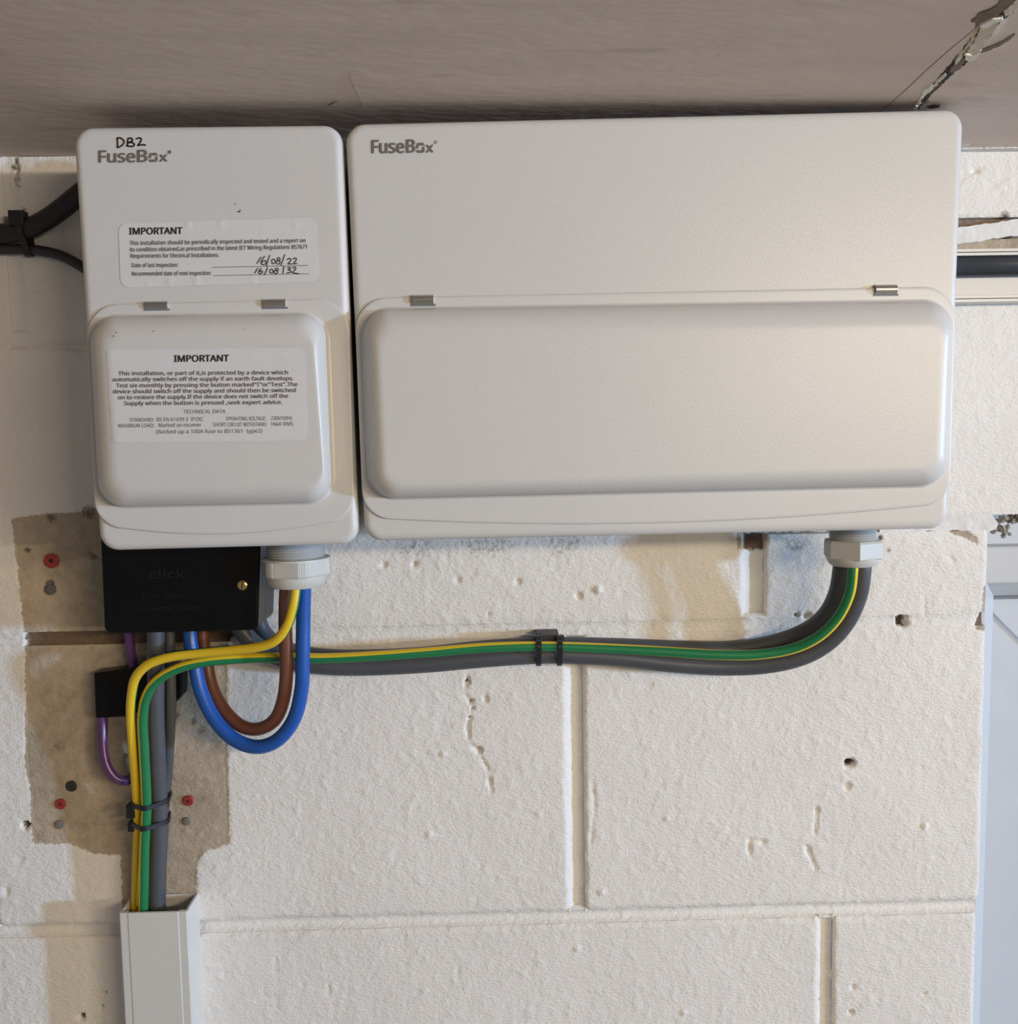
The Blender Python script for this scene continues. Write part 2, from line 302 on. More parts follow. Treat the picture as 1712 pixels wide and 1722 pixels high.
def surface(X, Z):
    """height towards the viewer (m), dirt 0..1, signed distance into unpainted patches"""
    h = (vnoise(X, Z, 0.070, 1) - .5) * 0.0014 + (vnoise(X, Z, 0.018, 2) - .5) * 0.0003 + (vnoise(X, Z, 0.0055, 3) - .5) * 0.0003
    rid = vnoise(X * 0.8 + Z * 0.6, Z * 0.8 - X * 0.6, 0.0042, 4); h += np.clip(rid - 0.66, 0, 1) * 0.0016
    pit = vnoise(X, Z, 0.010, 5); h -= np.clip(pit - 0.91, 0, 1) * 0.008
    dirt_shade = np.zeros_like(X); s = 1 / 2266.0
    for px, py, r, dep, dk in HOLES:
        c = xz(px, py); rr = r * s * (1.1 if dk > .7 else .72); q = np.hypot((X - c[0]), (Z - c[1])) / rr + (vnoise(X, Z, 0.003, 9) - .5) * 0.5
        k = np.clip(1.25 - q, 0, 1); k = np.clip(k * 2.2, 0, 1); k = k * k * (3 - 2 * k); h -= dep * k; dirt_shade = np.maximum(dirt_shade, dk * (k > .45) * 0.9)  # shade inside the holes is painted in as dark colour
    for pts, w, dep in CRACKS:
        q = dist_line(X, Z, pts) + (vnoise(X, Z, 0.005, 12) - .5) * 0.0018; k = np.clip(1.6 - np.abs(q) / w, 0, 1); h -= dep * k; dirt_shade = np.maximum(dirt_shade, 0.5 * k * (dep > 0.0025))
    for px, py, r, a in DIRT_SHADE:
        c = xz(px, py); q = np.hypot(X - c[0], (Z - c[1]) * (1.8 if r > 25 else 1)) / (r * s); dirt_shade = np.maximum(dirt_shade, a * np.clip(1.4 - q, 0, 1))
    bare = np.full(X.shape, -1.0)
    for p in BARE_POLYS: bare = np.maximum(bare, sdf_poly(X, Z, p))
    h -= 0.0006 * np.clip(bare / 0.0006, 0, 1)
    return h, dirt_shade, bare
def grid_mesh(name, X, Y, Z, attrs, material, parent, back=None):
    ny, nx = X.shape; me = bpy.data.meshes.new(name); n = nx * ny
    co = np.stack([X, Y, Z], -1).reshape(-1, 3); idx = np.arange(n).reshape(ny, nx)
    i, j = np.meshgrid(np.arange(ny - 1), np.arange(nx - 1), indexing='ij'); a = (i * nx + j).ravel()
    q = np.stack([a, a + 1, a + nx + 1, a + nx], -1); at_v = {k: v.ravel() for k, v in attrs.items()}; nfront = len(q)
    if back is not None:                               # rims run back to make the block solid; own vertices keep the arris crisp
        loop = np.concatenate([idx[0, :-1], idx[:-1, -1], idx[-1, :0:-1], idx[:0:-1, 0]]); m = len(loop); rim = co[loop]; rb = rim.copy(); rb[:, 1] = back
        co = np.concatenate([co, rim, rb]); k = np.arange(m); k2 = (k + 1) % m
        q = np.concatenate([q, np.stack([n + k2, n + k, n + m + k, n + m + k2], -1)]); at_v = {kk: np.concatenate([v, v[loop], v[loop]]) for kk, v in at_v.items()}
    nf = len(q); me.vertices.add(len(co)); me.vertices.foreach_set('co', co.reshape(-1).astype(np.float32))
    me.loops.add(nf * 4); me.loops.foreach_set('vertex_index', q.ravel().astype(np.int32)); me.polygons.add(nf); me.polygons.foreach_set('loop_start', np.arange(nf, dtype=np.int32) * 4)
    me.polygons.foreach_set('use_smooth', [True] * nfront + [False] * (nf - nfront))
    me.update(calc_edges=True)
    for k, v in at_v.items():
        at_ = me.attributes.new(k, 'FLOAT', 'POINT'); at_.data.foreach_set('value', v.astype(np.float32))
    me.materials.append(M[material]); return place(bpy.data.objects.new(name, me), parent)
def axis(a, b, step, skirt):
    n = max(2, int(round((b - a) / step))); return np.linspace(a, b, n + 1)
def wall_block(x0, x1, z0, z1, parent, step=0.0016, name='block', rec=(2, 2, 2, 2), edge=0.0035, back=0.03):
    xs, zs = axis(x0, x1, step, 0), axis(z0, z1, step, 0); X, Z = np.meshgrid(xs, zs)
    h, dirt_shade, bare = surface(X, Z)
    wob = (vnoise(X, Z, 0.014, 21) - .5) * 0.0018 + (vnoise(X, Z, 0.004, 22) - .5) * 0.0010
    for dist, rc in zip((X - x0, x1 - X, Z - z0, z1 - Z), rec):
        k = np.clip(1 - np.clip(dist + wob, 0, 1) / edge, 0, 1); h = h - rc * 0.001 * k ** 2
    Y = -h
    return grid_mesh(name, X, Y, Z, {'dirt_shade': dirt_shade, 'bare': bare}, 'block', parent, back)
def mortar(p0, p1, w, depth, parent, horizontal, step=0.002, extra_dirt=0.0):
    """concave pointed joint running from p0 to p1 along x (or z), w wide"""
    L = axis(p0, p1, step, 0); t = np.linspace(-1.35, 1.35, 13); T, A = np.meshgrid(t, L)
    return L, T, A
wall = bpy.data.objects.new('wall_back', None); COL.objects.link(wall); wall['kind'] = 'structure'; wall['label'] = 'white painted concrete block wall behind the enclosures'
ZC = at(60, 262)[2]
zj1 = at(60, 571)[2]; zj2 = at(760, 1060)[2]; zj3 = at(1000, 1543)[2]; zj4 = zj3 - 0.225
J = 0.0052                                             # half joint
XE = at(1654, 1200)[0]                                 # end of the wall at the door opening
xv = lambda px, py: at(px, py)[0]
x15, x275, x1265, x970, xm20, x1385, x395 = xv(15, 300), xv(275, 1000), xv(1266, 980), xv(969, 1330), xv(969, 1330) - 0.45, xv(1389, 1640), xv(1389, 1640) - 0.45
zl0 = at(1650, 866)[2]; zl1 = at(1650, 402)[2]; zrb = at(1600, 893)[2]; zgap = at(1660, 365)[2]
D_, S_ = 2.2, 0.3                                      # deep and nearly flush joints (rim recess in mm: left, right, bottom, top)
BLOCKS = [(x15 + J, 0.20, zj1 + J, ZC - 0.0005, (1, S_, S_, .3)), (xm20 - 0.2, x15 - J, zj1 + J, ZC - 0.0005, (S_, 1, S_, .3)), (0.205, 0.80, zgap, ZC - 0.0005, (S_, S_, 1.5, .3)),
          (-0.55, x275 - J, zj2 + J, zj1 - J, (D_, D_, S_, S_)), (x275 + J, x1265 - J * 1.3, zj2 + J, zj1 - J, (D_, D_, S_, S_)), (x1265 + 0.0085, XE, zj2 + J, zrb, (D_, .8, S_, .4)),
          (0.20, 1.1, zl0, zl1, (S_, S_, .5, .8)),
          (xm20 + J, x970 - J * 1.15, zj3 + J, zj2 - J, (D_, D_, D_, S_)), (x970 + J * 1.15, XE, zj3 + J, zj2 - J, (D_, 1, D_, S_)), (-0.62, xm20 - J, zj3 + J, zj2 - J, (D_, D_, D_, S_)),
          (-0.62, x1385 - J, zj4 + J, zj3 - J, (D_, D_, D_, D_)), (x1385 + J, XE - 0.002, zj4 + J, zj3 - J, (D_, 1, D_, D_))]
for i, b in enumerate(BLOCKS):
    wall_block(*b[:4], wall, step=0.0016 if i not in (6, 9) else 0.0022, rec=b[4])
for (a, b) in ((-0.62, -0.2), (-0.19, 0.24), (0.25, XE)): wall_block(a, b, zj4 - 0.225 + J, zj4 - J, wall, step=0.006)
def joint_profile(T, centre, rim): return np.where(np.abs(T) < 1, rim + (centre - rim) * np.clip(1 - T * T, 0, 1) ** 0.75, rim + 0.006 * (np.abs(T) - 1))
def joint_h(x0, x1, z, centre, w=J, rim=0.0021, hk=0.8):
    xs = axis(x0, x1, 0.0016, 0); t = np.linspace(-1.5, 1.5, 19); X, T = np.meshgrid(xs, t); Z = z + T * w
    h, dirt_shade, bare = surface(X, Z); bb = np.clip((bare + 0.0008) / 0.0016, 0, 1); Y = joint_profile(T, centre, rim) + bb * 0.0045 - h * hk
    return grid_mesh('mortar_joint', X, Y, Z, {'dirt_shade': dirt_shade, 'bare': bare}, 'mortar', wall)
def joint_v(x, z0, z1, centre, w=J, rim=0.0021):
    zs = axis(z0, z1, 0.0016, 0); t = np.linspace(-1.5, 1.5, 19); Z, T = np.meshgrid(zs, t); X = x + T * w
    h, dirt_shade, bare = surface(X, Z); bb = np.clip((bare + 0.0008) / 0.0016, 0, 1); Y = joint_profile(T, centre, rim) + bb * 0.003 - h * 0.35
    return grid_mesh('mortar_joint', X, Y, Z, {'dirt_shade': dirt_shade, 'bare': bare}, 'mortar', wall)
joint_h(-0.62, 0.2, zj1, 0.0016, rim=.0003, hk=1.0); joint_h(-0.62, XE, zj2, 0.0016, rim=.0003, hk=1.0); joint_h(-0.62, XE, zj3, 0.0068, w=J * 1.08); joint_h(-0.62, XE, zj4, 0.006)
q_ = J * 0.8
joint_v(x15, zj1 + q_, ZC, 0.002, rim=.001); joint_v(x1265 + .0008, zj2 + q_, zrb, 0.0058, w=J * 1.5); joint_v(x970, zj3 + q_, zj2 - q_, 0.0056, w=J * 1.2); joint_v(x1385, zj4 + q_, zj3 - q_, 0.006)
joint_v(xm20, zj3 + q_, zj2 - q_, .004); joint_v(x275, zj2 + q_, zj1 - q_, .004)
# bed under the lintel
def strip(name, outline, y0, y1, material, parent): # prism from a 2D outline, y from y0 (back) to y1 (front)
    n = len(outline); v = [(p[0], y0, p[1]) for p in outline] + [(p[0], y1, p[1]) for p in outline]
    f = [tuple(range(n)), tuple(range(n, 2 * n))] + [(i, (i + 1) % n, n + (i + 1) % n, n + i) for i in range(n)]
    return mesh_obj(name, v, f, material, parent)
def ragged(pts, amp, seed, step=0.003, closed=True):
    rnd = random.Random(seed); out = []; n = len(pts)
    for i in range(n if closed else n - 1):
        a, b = np.array(pts[i]), np.array(pts[(i + 1) % n]); k = max(1, int(np.linalg.norm(b - a) / step))
        for j in range(k):
            p = a + (b - a) * j / k; out.append((p[0] + rnd.uniform(-amp, amp), p[1] + rnd.uniform(-amp, amp)))
    if not closed: out.append(tuple(pts[-1]))
    return out
bed = WP((1480, 864), (1668, 864), (1672, 872), (1680, 880), (1676, 890), (1666, 893), (1660, 902), (1655, 908), (1640, 906), (1634, 898), (1620, 893), (1595, 893), (1480, 896))
strip('mortar_bed', ragged(bed, 0.0006, 3), 0.05, 0.0012, 'caulk', wall)
# ragged ledge between upper block and lintel at the far right: dark gap and a white painted fillet
strip('open_joint', WP((1590, 360), (1730, 355), (1730, 425), (1590, 425)), 0.03, 0.009, M['tape_brown'], wall)
led = WP((1585, 386), (1625, 381), (1670, 375), (1712, 369), (1740, 365), (1740, 392), (1712, 396), (1670, 402), (1640, 408), (1612, 411), (1585, 411))
strip('painted_fillet', ragged(led, 0.0004, 5), 0.02, -0.0015, 'caulk', wall)
box('wall_core', (-0.62, XE - 0.004, 0.0125, 0.10, zj4 - 0.225, ZC), 'mortar', wall)
box('wall_core', (XE - 0.01, 1.1, 0.0125, 0.10, zl0 + 0.002, ZC), 'mortar', wall)
# crumbled mortar hanging over the door opening
rnd = random.Random(8); root = empty('mortar_rubble', at(1690, 880, 0), 'grey-brown crumbled mortar lumps hanging above the door opening at right edge', 'mortar'); root['kind'] = 'stuff'
bm = bmesh.new()
for px, py, r in [(1688, 872, 7), (1700, 872, 8), (1713, 871, 8), (1724, 871, 8), (1678, 878, 5), (1672, 890, 5), (1682, 889, 6), (1690, 895, 5), (1694, 886, 4), (1687, 901, 4), (1670, 894, 4), (1698, 898, 3), (1703, 877, 5)]:
    c = at(px, py, -0.006 - rnd.uniform(0, .01)); s = r / 2266
    mtx = Matrix.Translation(Vector(c)) @ Matrix.Rotation(rnd.uniform(0, 6), 4, Vector((rnd.random(), rnd.random(), rnd.random() + .1)).normalized())
    g = bmesh.ops.create_icosphere(bm, subdivisions=2, radius=s, matrix=mtx)
    for v in g['verts']:
        d = v.co - Vector(c); v.co = Vector(c) + d * rnd.uniform(0.75, 1.35)
bm_obj('mortar_lump', bm, 'chunk', root); bpy.data.objects['mortar_lump']['kind'] = 'stuff'

# ------------------------------------------------------------------ ceiling
cv = [(x, y, zceil(x) + dz) for dz in (0, 0.03) for x, y in ((-1.6, -1.6), (2.2, -1.6), (2.2, 0.10), (-1.6, 0.10))]
ceil = mesh_obj('ceiling', cv, [(0, 1, 2, 3), (4, 5, 6, 7), (0, 1, 5, 4), (1, 2, 6, 5), (2, 3, 7, 6), (3, 0, 4, 7)], 'ceiling'); ceil['kind'] = 'structure'; ceil['label'] = 'brownish pink bare plasterboard ceiling'
def cpts(pts): return [tuple(at_ceiling(px, py)[:2]) for px, py in pts]
def flat(name, pts, drop, material, parent=ceil, amp=0.0, seed=1, up=0.0005):
    p = cpts(pts)
    if amp: p = ragged(p, amp, seed, 0.0022)
    n = len(p); v = [(x, y, zceil(x) + up) for x, y in p] + [(x, y, zceil(x) - drop) for x, y in p]
    f = [tuple(range(n)), tuple(range(n, 2 * n))] + [(i, (i + 1) % n, n + (i + 1) % n, n + i) for i in range(n)]
    return mesh_obj(name, v, f, material, parent)
flat('open_seam', [(1535, 182), (1556, 158), (1580, 128), (1600, 104), (1622, 78), (1645, 50), (1668, 22), (1690, -10), (1745, -40), (1725, -5), (1700, 22), (1682, 36), (1655, 66), (1640, 92), (1622, 108), (1606, 120), (1590, 136), (1572, 152), (1545, 182)], 0.0003, 'gap_dark', amp=0.0006, seed=2)
flat('torn_paper', [(1634, 34), (1650, 20), (1675, 8), (1690, -12), (1748, -40), (1716, -6), (1682, 20), (1668, 32), (1652, 38), (1640, 46), (1645, 34)], 0.0009, 'tape_brown', amp=0.0008, seed=3)
flat('plaster_filler', [(1652, 36), (1668, 26), (1684, 26), (1678, 38), (1668, 52), (1656, 68), (1648, 82), (1638, 92), (1628, 95), (1622, 88), (1634, 72), (1645, 54)], 0.0016, 'tape_cream', amp=0.0008, seed=4)
flat('plaster_filler', [(1690, 14), (1712, -6), (1720, -2), (1700, 20), (1688, 24)], 0.0013, 'tape_cream', amp=0.0006, seed=14)
flat('torn_paper', [(1606, 102), (1620, 92), (1622, 102), (1616, 110), (1604, 120), (1598, 118)], 0.0012, 'tape_brown', amp=0.0008, seed=5)
flat('torn_edge', [(1571, 139), (1588, 121), (1592, 122), (1584, 132), (1574, 141), (1564, 152), (1553, 160), (1546, 174), (1540, 182), (1535, 181), (1550, 158), (1560, 148)], 0.0011, 'tape_cream', amp=0.0006, seed=6)
flat('torn_edge', [(1607, 98), (1620, 82), (1632, 66), (1640, 52), (1644, 48), (1638, 62), (1628, 78), (1616, 92), (1609, 101)], 0.0010, 'tape_cream', amp=0.0005, seed=16)
flat('torn_edge', [(1650, 36), (1660, 30), (1672, 25), (1684, 24), (1686, 29), (1676, 31), (1664, 36), (1654, 43)], 0.0022, 'torn_white', amp=0.0008, seed=21)
flat('torn_edge', [(1622, 87), (1628, 84), (1634, 88), (1645, 84), (1640, 92), (1630, 97), (1622, 94)], 0.0022, 'torn_white', amp=0.0008, seed=22)
flat('torn_edge', [(1664, 58), (1672, 45), (1682, 32), (1686, 30), (1676, 46), (1667, 60)], 0.0020, 'torn_white', amp=0.0004, seed=23)
flat('torn_edge', [(1606, 104), (1614, 92), (1618, 86), (1616, 93), (1610, 102)], 0.0018, 'torn_white', amp=0.0005, seed=24)
flat('torn_edge', [(1548, 160), (1556, 148), (1566, 139), (1569, 141), (1560, 150), (1551, 161)], 0.0016, 'torn_white', amp=0.0006, seed=25)
flat('torn_edge', [(1535, 182), (1540, 174), (1543, 174), (1540, 182)], 0.0016, 'torn_white', amp=0.0004, seed=26)
flat('torn_paper', [(1569, 142), (1582, 141), (1572, 148), (1560, 152)], 0.0006, 'tape_brown', amp=0.0004, seed=7)
flat('torn_paper', [(1648, 85), (1660, 79), (1674, 73), (1690, 66), (1708, 55), (1700, 65), (1680, 76), (1664, 83), (1652, 87)], 0.0006, 'tape_brown', amp=0.0005, seed=8)
flat('torn_paper', [(1545, 172), (1564, 169), (1556, 173), (1545, 174)], 0.0005, 'tape_brown', amp=0.0004, seed=9)
flat('torn_paper', [(1558, 179), (1572, 175), (1582, 176), (1578, 180), (1565, 182)], 0.0005, 'gap_dark', amp=0.0004, seed=10)
flat('hairline_crack', [(1484, 185), (1520, 153), (1560, 115), (1600, 80), (1643, 45), (1643.5, 45.6), (1600.4, 81), (1560.6, 116), (1520.6, 154), (1485, 184.8)], 0.00012, 'hair')
flat('hairline_crack', [(587, 122), (592.6, 140), (600, 156), (610.5, 180), (610, 180), (599.3, 156), (592, 140)], 0.0002, 'tape_brown')
flat('torn_paper', [(550, 177), (558, 172), (568, 169), (562, 172.5), (555, 176)], 0.0003, 'tape_brown', amp=.0003, seed=11)
flat('paint_edge', [(1590, 249), (1725, 247), (1725, 262), (1590, 264)], 0.0008, 'caulk', amp=0.0005, seed=12)
flat('paint_edge', [(1612, 243), (1630, 242), (1628, 247), (1612, 248)], 0.0003, 'caulk', amp=0.0004, seed=13)

# ------------------------------------------------------------------ door opening at the right
door = bpy.data.objects.new('door_1', None); COL.objects.link(door); door['kind'] = 'structure'; door['label'] = 'white door with bluish daylight at the right edge'
DY = 0.075
def dbox(name, pxs, d0, d1, material, bev=0.0):       # rectangle given in pixels at the front depth
    (x0, z1), (x1, z0) = xz(pxs[0], pxs[1], d1), xz(pxs[2], pxs[3], d1); return box(name, (x0, x1, -d1, -d0, z0, z1), material, door, bev)
dbox('head_rail', (1560, 835, 1990, 921), -0.14, -0.066, 'upvc_panel')
dbox('frame_head', (1560, 921, 1990, 976), -0.12, -0.050, 'upvc', 0.002)
hx0, hz = xz(1662, 1003, -0.075); hx1 = hx0 + 0.9; za, zb = xz(1655, 976, -0.052)[1], xz(1655, 1003, -0.075)[1]; xa = xz(1650, 985, -0.052)[0] - 0.01
mesh_obj('frame_chamfer', [(xa, 0.052, za), (hx1, 0.052, za), (hx1, 0.076, zb), (xa, 0.076, zb), (xa, 0.10, za), (hx1, 0.10, za), (hx1, 0.10, zb), (xa, 0.10, zb)], [(0, 1, 2, 3), (4, 5, 6, 7), (0, 1, 5, 4), (2, 3, 7, 6), (0, 3, 7, 4), (1, 2, 6, 5)], 'upvc', door)
jx0 = xz(1655, 1000, -0.052)[0]; jx1 = xz(1664, 1300, -0.075)[0]; jb = -0.75
mesh_obj('frame_jamb', [(jx0 - .03, 0.05, za), (jx0, 0.05, za), (jx1, 0.076, zb), (jx1, 0.12, zb), (jx0 - .03, .12, za), (jx0 - .03, 0.05, jb), (jx0 - .004, 0.05, jb), (jx1 - .004, 0.076, jb), (jx1 - .004, 0.12, jb), (jx0 - .03, .12, jb)],
         [(0, 1, 2, 3, 4), (5, 6, 7, 8, 9), (0, 1, 6, 5), (1, 2, 7, 6), (2, 3, 8, 7), (3, 4, 9, 8), (4, 0, 5, 9)], 'upvc', door)
box('door_panel', (jx1 - 0.02, hx1, 0.080, 0.12, jb, zb), 'upvc_panel', door)
box('rubber_seal', (jx1 - 0.004, hx1, 0.076, 0.0795, zb - 0.0028, zb - 0.0004), 'seal', door)

# ------------------------------------------------------------------ text helpers
FONT = None
try:                                                   # Blender's own bundled sans-serif; the built-in face otherwise
    import os
    FONT = bpy.data.fonts.load(os.path.join(bpy.utils.resource_path('LOCAL'), 'datafiles', 'fonts', 'NotoSansHebrew-Regular.woff2'))
except Exception: FONT = None
def text_geo(s):
    cu = bpy.data.curves.new('t', 'FONT')
    if FONT: cu.font = FONT
    cu.body = s; cu.size = 1.0; cu.resolution_u = 3
    ob = bpy.data.objects.new('t', cu); me = bpy.data.meshes.new_from_object(ob)
    v = np.array([p.co[:] for p in me.vertices]); f = [tuple(p.vertices) for p in me.polygons]
    bpy.data.objects.remove(ob); bpy.data.meshes.remove(me); bpy.data.curves.remove(cu); return v, f
CAPH = np.ptp(text_geo('H')[0][:, 1])
class Ink:
    def __init__(s, d): s.v = []; s.f = []; s.d = d; s.n = 0
    def P(s, px, py, k=0): return at(px, py, (s.d(px, py) if callable(s.d) else s.d) + k * 0.00004)
    def text(s, body, x0, x1, y0, y1, cap, bold=0.0, fit=None):
        v, f = text_geo(body); lo, hi = v[:, 0].min(), v[:, 0].max(); w = bold * cap
        for lay, (ox, oy) in enumerate(((0, 0),) if not bold else ((-w, 0), (w, 0), (0, -w * .5), (0, w * .5))):    # struck over itself for weight
            b = len(s.v)
            for p in v:
                t = (p[0] - lo) / (hi - lo); px = x0 + w + t * (x1 - x0 - 2 * w) + ox; py = y0 + t * (y1 - y0) - p[1] / CAPH * (cap - w) + oy - w * .5; s.v.append(s.P(px, py, lay))
            s.f += [tuple(i + b for i in q) for q in f]
    def poly(s, pts):
        b = len(s.v); s.v += [s.P(*p) for p in pts]; s.f.append(tuple(range(b, b + len(pts))))
    def stroke(s, pts, w):
        P = np.array(smooth2(pts)) if len(pts) > 2 else np.array(pts, float); n = len(P); T = np.gradient(P, axis=0); T /= np.linalg.norm(T, axis=1)[:, None] + 1e-9; N = np.stack([-T[:, 1], T[:, 0]], -1); b = len(s.v)
        for i in range(n): s.v += [s.P(*(P[i] + N[i] * w / 2)), s.P(*(P[i] - N[i] * w / 2))]
        s.f += [(b + 2 * i, b + 2 * i + 1, b + 2 * i + 3, b + 2 * i + 2) for i in range(n - 1)]
    def oval(s, c, rx, ry, w, tilt=0.0): s.stroke([(c[0] + rx * math.cos(a) + tilt * ry * math.sin(a), c[1] - ry * math.sin(a)) for a in np.linspace(0.3, 6.6, 14)], w)
    def obj(s, name, material, parent):
        me = bpy.data.meshes.new(name); me.from_pydata([tuple(map(float, p)) for p in s.v], [], s.f); me.materials.append(M[material]); return place(bpy.data.objects.new(name, me), parent)
def smooth2(pts, n=5):
    P = [np.array(p, float) for p in pts]; P = [2 * P[0] - P[1]] + P + [2 * P[-1] - P[-2]]; out = []
    for i in range(1, len(P) - 2):
        for k in range(n):
            t = k / n; a, b, c, d = P[i - 1:i + 3]; out.append(0.5 * (2 * b + (c - a) * t + (2 * a - 5 * b + 4 * c - d) * t * t + (3 * b - a - 3 * c + d) * t ** 3))
    return out + [P[-2]]
def logo(ink, z, ox, oy, k, Fx, Fy, Bx, By, o, x_, reg, dot=False):
    T = lambda p: (ox + p[0] / k, oy + p[1] / k)
    def tx(s, a, b, cap, bold): (x0, y0), (x1, y1) = T(a), T(b); ink.text(s, x0, x1, y0, y1, cap / k, bold)
    tx('Fuse', Fx[0], Fx[1], Fy, 0.05); tx('B', Bx[0], Bx[1], By, 0.05); tx('x', x_[0], x_[1], By * 0.76, 0.05)
    (l, t), (r, b) = T(o[0]), T(o[1]); w, h = r - l, b - t
    U = lambda u, v: (l + u * w, b - v * h)
    ink.poly([U(*p) for p in ((0, .42), (.27, .42), (.27, 1), (.2, 1), (.08, .93), (0, .78))])
    ink.poly([U(*p) for p in ((.34, 1), (.34, .72), (1, .72), (1, .78), (.92, .93), (.8, 1))])
    ink.poly([U(*p) for p in ((.73, .62), (1, .62), (1, .2), (.92, .07), (.8, 0), (.73, 0))])
    ink.poly([U(*p) for p in ((0, .32), (0, .2), (.08, .07), (.2, 0), (.66, 0), (.66, .27), (.1, .27))])
    c = T(reg[0]); rr = reg[1] / k
    if dot: ink.poly([(c[0] + rr * math.cos(a), c[1] + rr * math.sin(a)) for a in np.linspace(0, 2 * math.pi, 17)[:-1]])
    else:
        ink.oval(c, rr * .85, rr * .85, rr * .28); ink.text('R', c[0] - rr * .36, c[0] + rr * .4, c[1] + rr * .5, c[1] + rr * .5, rr)

# ------------------------------------------------------------------ the two enclosures
DF = 0.112                                             # front plates stand this far off the wall
HD = 0.019                                             # height of the domed covers
def enclosure(name, label, plate, flange, fr, fbulge, base, top, rb, rt, hinges):
    c = quad(plate, DF); ctr = np.mean(np.array(c), 0)
    root = empty(name, (ctr[0], 0, ctr[1]), label, 'fuse box')
    R0 = 0.0115; rings = []
    o = lambda i: round_poly(offset_poly(c, i), R0 - min(i, 0.009), 8)
    rings.append(ring(o(0.0), DF - 0.016)); rings.append(ring(o(0.0), DF - 0.0045))
    for k in range(1, 6):
        a = k / 5 * math.pi / 2; rings.append(ring(o(0.0045 * (1 - math.cos(a))), DF - 0.0045 + 0.0045 * math.sin(a)))
    rings.append(ring(o(0.006), DF)); mesh_obj('front_plate', *loft(rings, cap_start=True), 'enclosure', root, True)
    bc = offset_poly(c, 0.0022); rr = [ring(round_poly(bc, 0.004, 3), 0.001), ring(round_poly(bc, 0.004, 3), DF - 0.0155)]
    sharp(mesh_obj('body', *loft(rr, True, True), 'enclosure_body', root, True))
    # hinged cover: thin flange with a sagging lower edge, and a raised dome
    fc = quad(flange, DF); fo = lambda i: round_poly(offset_poly(fc, i), [x - i for x in fr], 9, {2: fbulge}, 28)
    rings = [ring(fo(0), DF + 0.0003), ring(fo(0), DF + 0.0010), ring(fo(0.0003), DF + 0.0014), ring(fo(0.0008), DF + 0.0016), ring(fo(0.002), DF + 0.0016)]
    fl = loft(rings, True, True)
    b2, t2 = quad(base, DF + 0.0016), quad(top, DF + 0.0016 + HD); rings = []
    lerp = lambda s: [tuple(np.array(p) * (1 - s) + np.array(q) * s) for p, q in zip(b2, t2)]
    rings.append(ring(round_poly(offset_poly(b2, -0.0022), rb + 0.0022, 10), DF + 0.0014)); rings.append(ring(round_poly(offset_poly(b2, -0.0010), rb + .001, 10), DF + 0.0019)); 
    K = 14
    for k in range(0, K + 1):
        a = k / K * math.pi / 2; s = 1 - math.cos(a); rings.append(ring(round_poly(lerp(s), rb + (rt - rb) * s, 10), DF + 0.0030 + (HD - 0.0014) * math.sin(a)))
    rings.append(ring(round_poly(offset_poly(t2, 0.0015), max(rt - .0015, .002), 10), DF + 0.0016 + HD))
    dm = loft(rings, False, True); n = len(fl[0])
    mesh_obj('cover', fl[0] + dm[0], fl[1] + [tuple(i + n for i in f) for f in dm[1]], 'enclosure', root, True)
    for (hx0, hx1, hy0, hy1) in hinges:
        (x0, zt), (x1, zb) = xz(hx0, hy0, DF + .003), xz(hx1, hy1, DF + .003); hh = zt - zb; zc_ = (zt + zb) / 2; r = hh * 0.46
        sec = [(DF + 0.0004, zc_ + hh * .5)] + [(DF + 0.0010 + r * math.sin(a) * 1.05, zc_ + r * math.cos(a)) for a in np.linspace(0.10, 2.95, 12)] + [(DF + 0.0006, zc_ - hh * .5)]
        n = len(sec); v = [(x0, -p[0], p[1]) for p in sec] + [(x1, -p[0], p[1]) for p in sec]; f = [(i, (i + 1) % n, n + (i + 1) % n, n + i) for i in range(n)] + [tuple(range(n)), tuple(range(n, 2 * n))]
        h = sharp(mesh_obj('hinge', v, f, 'steel', root, True)); h['label'] = 'bright steel hinge'
        box('hinge_slot_shade', (x0 - 0.0012, x1 + 0.0012, -(DF + 0.0018), -(DF + 0.0002), zc_ - hh * .62, zc_ - hh * 0.40), 'seal', root)  # dark bar standing in for the shade in the slot below the hinge
    return root
small = enclosure('fuse_box', 'smaller white steel fuse box with two printed stickers and handwriting', [(120.5, 212.5), (574, 208), (603, 915.5), (166.5, 927)],
    [(145, 513), (587, 502), (597, 878), (162, 890)], [0.020, 0.020, 0.018, 0.018], 0.0052,
    [(155, 533), (549, 528), (561, 844), (172, 852)], [(184, 572), (525, 566), (545, 812), (200, 820)], 0.016, 0.010, [(243, 281, 506, 520), (442, 480, 502, 517)])
large = enclosure('fuse_box', 'wide white steel fuse box with plain front and long domed cover', [(579.5, 206.7), (1623.5, 181.5), (1596, 889.5), (612.5, 910.6)],
    [(596, 502), (1606, 481.5), (1596, 850), (611, 874)], [0.020, 0.020, 0.018, 0.018], 0.0066,
    [(611, 521), (1596, 507), (1586, 815), (624, 838)], [(640, 564), (1584, 552), (1573, 786), (652, 812)], 0.016, 0.010, [(693, 729, 495, 512), (1473, 1509, 478, 495)])
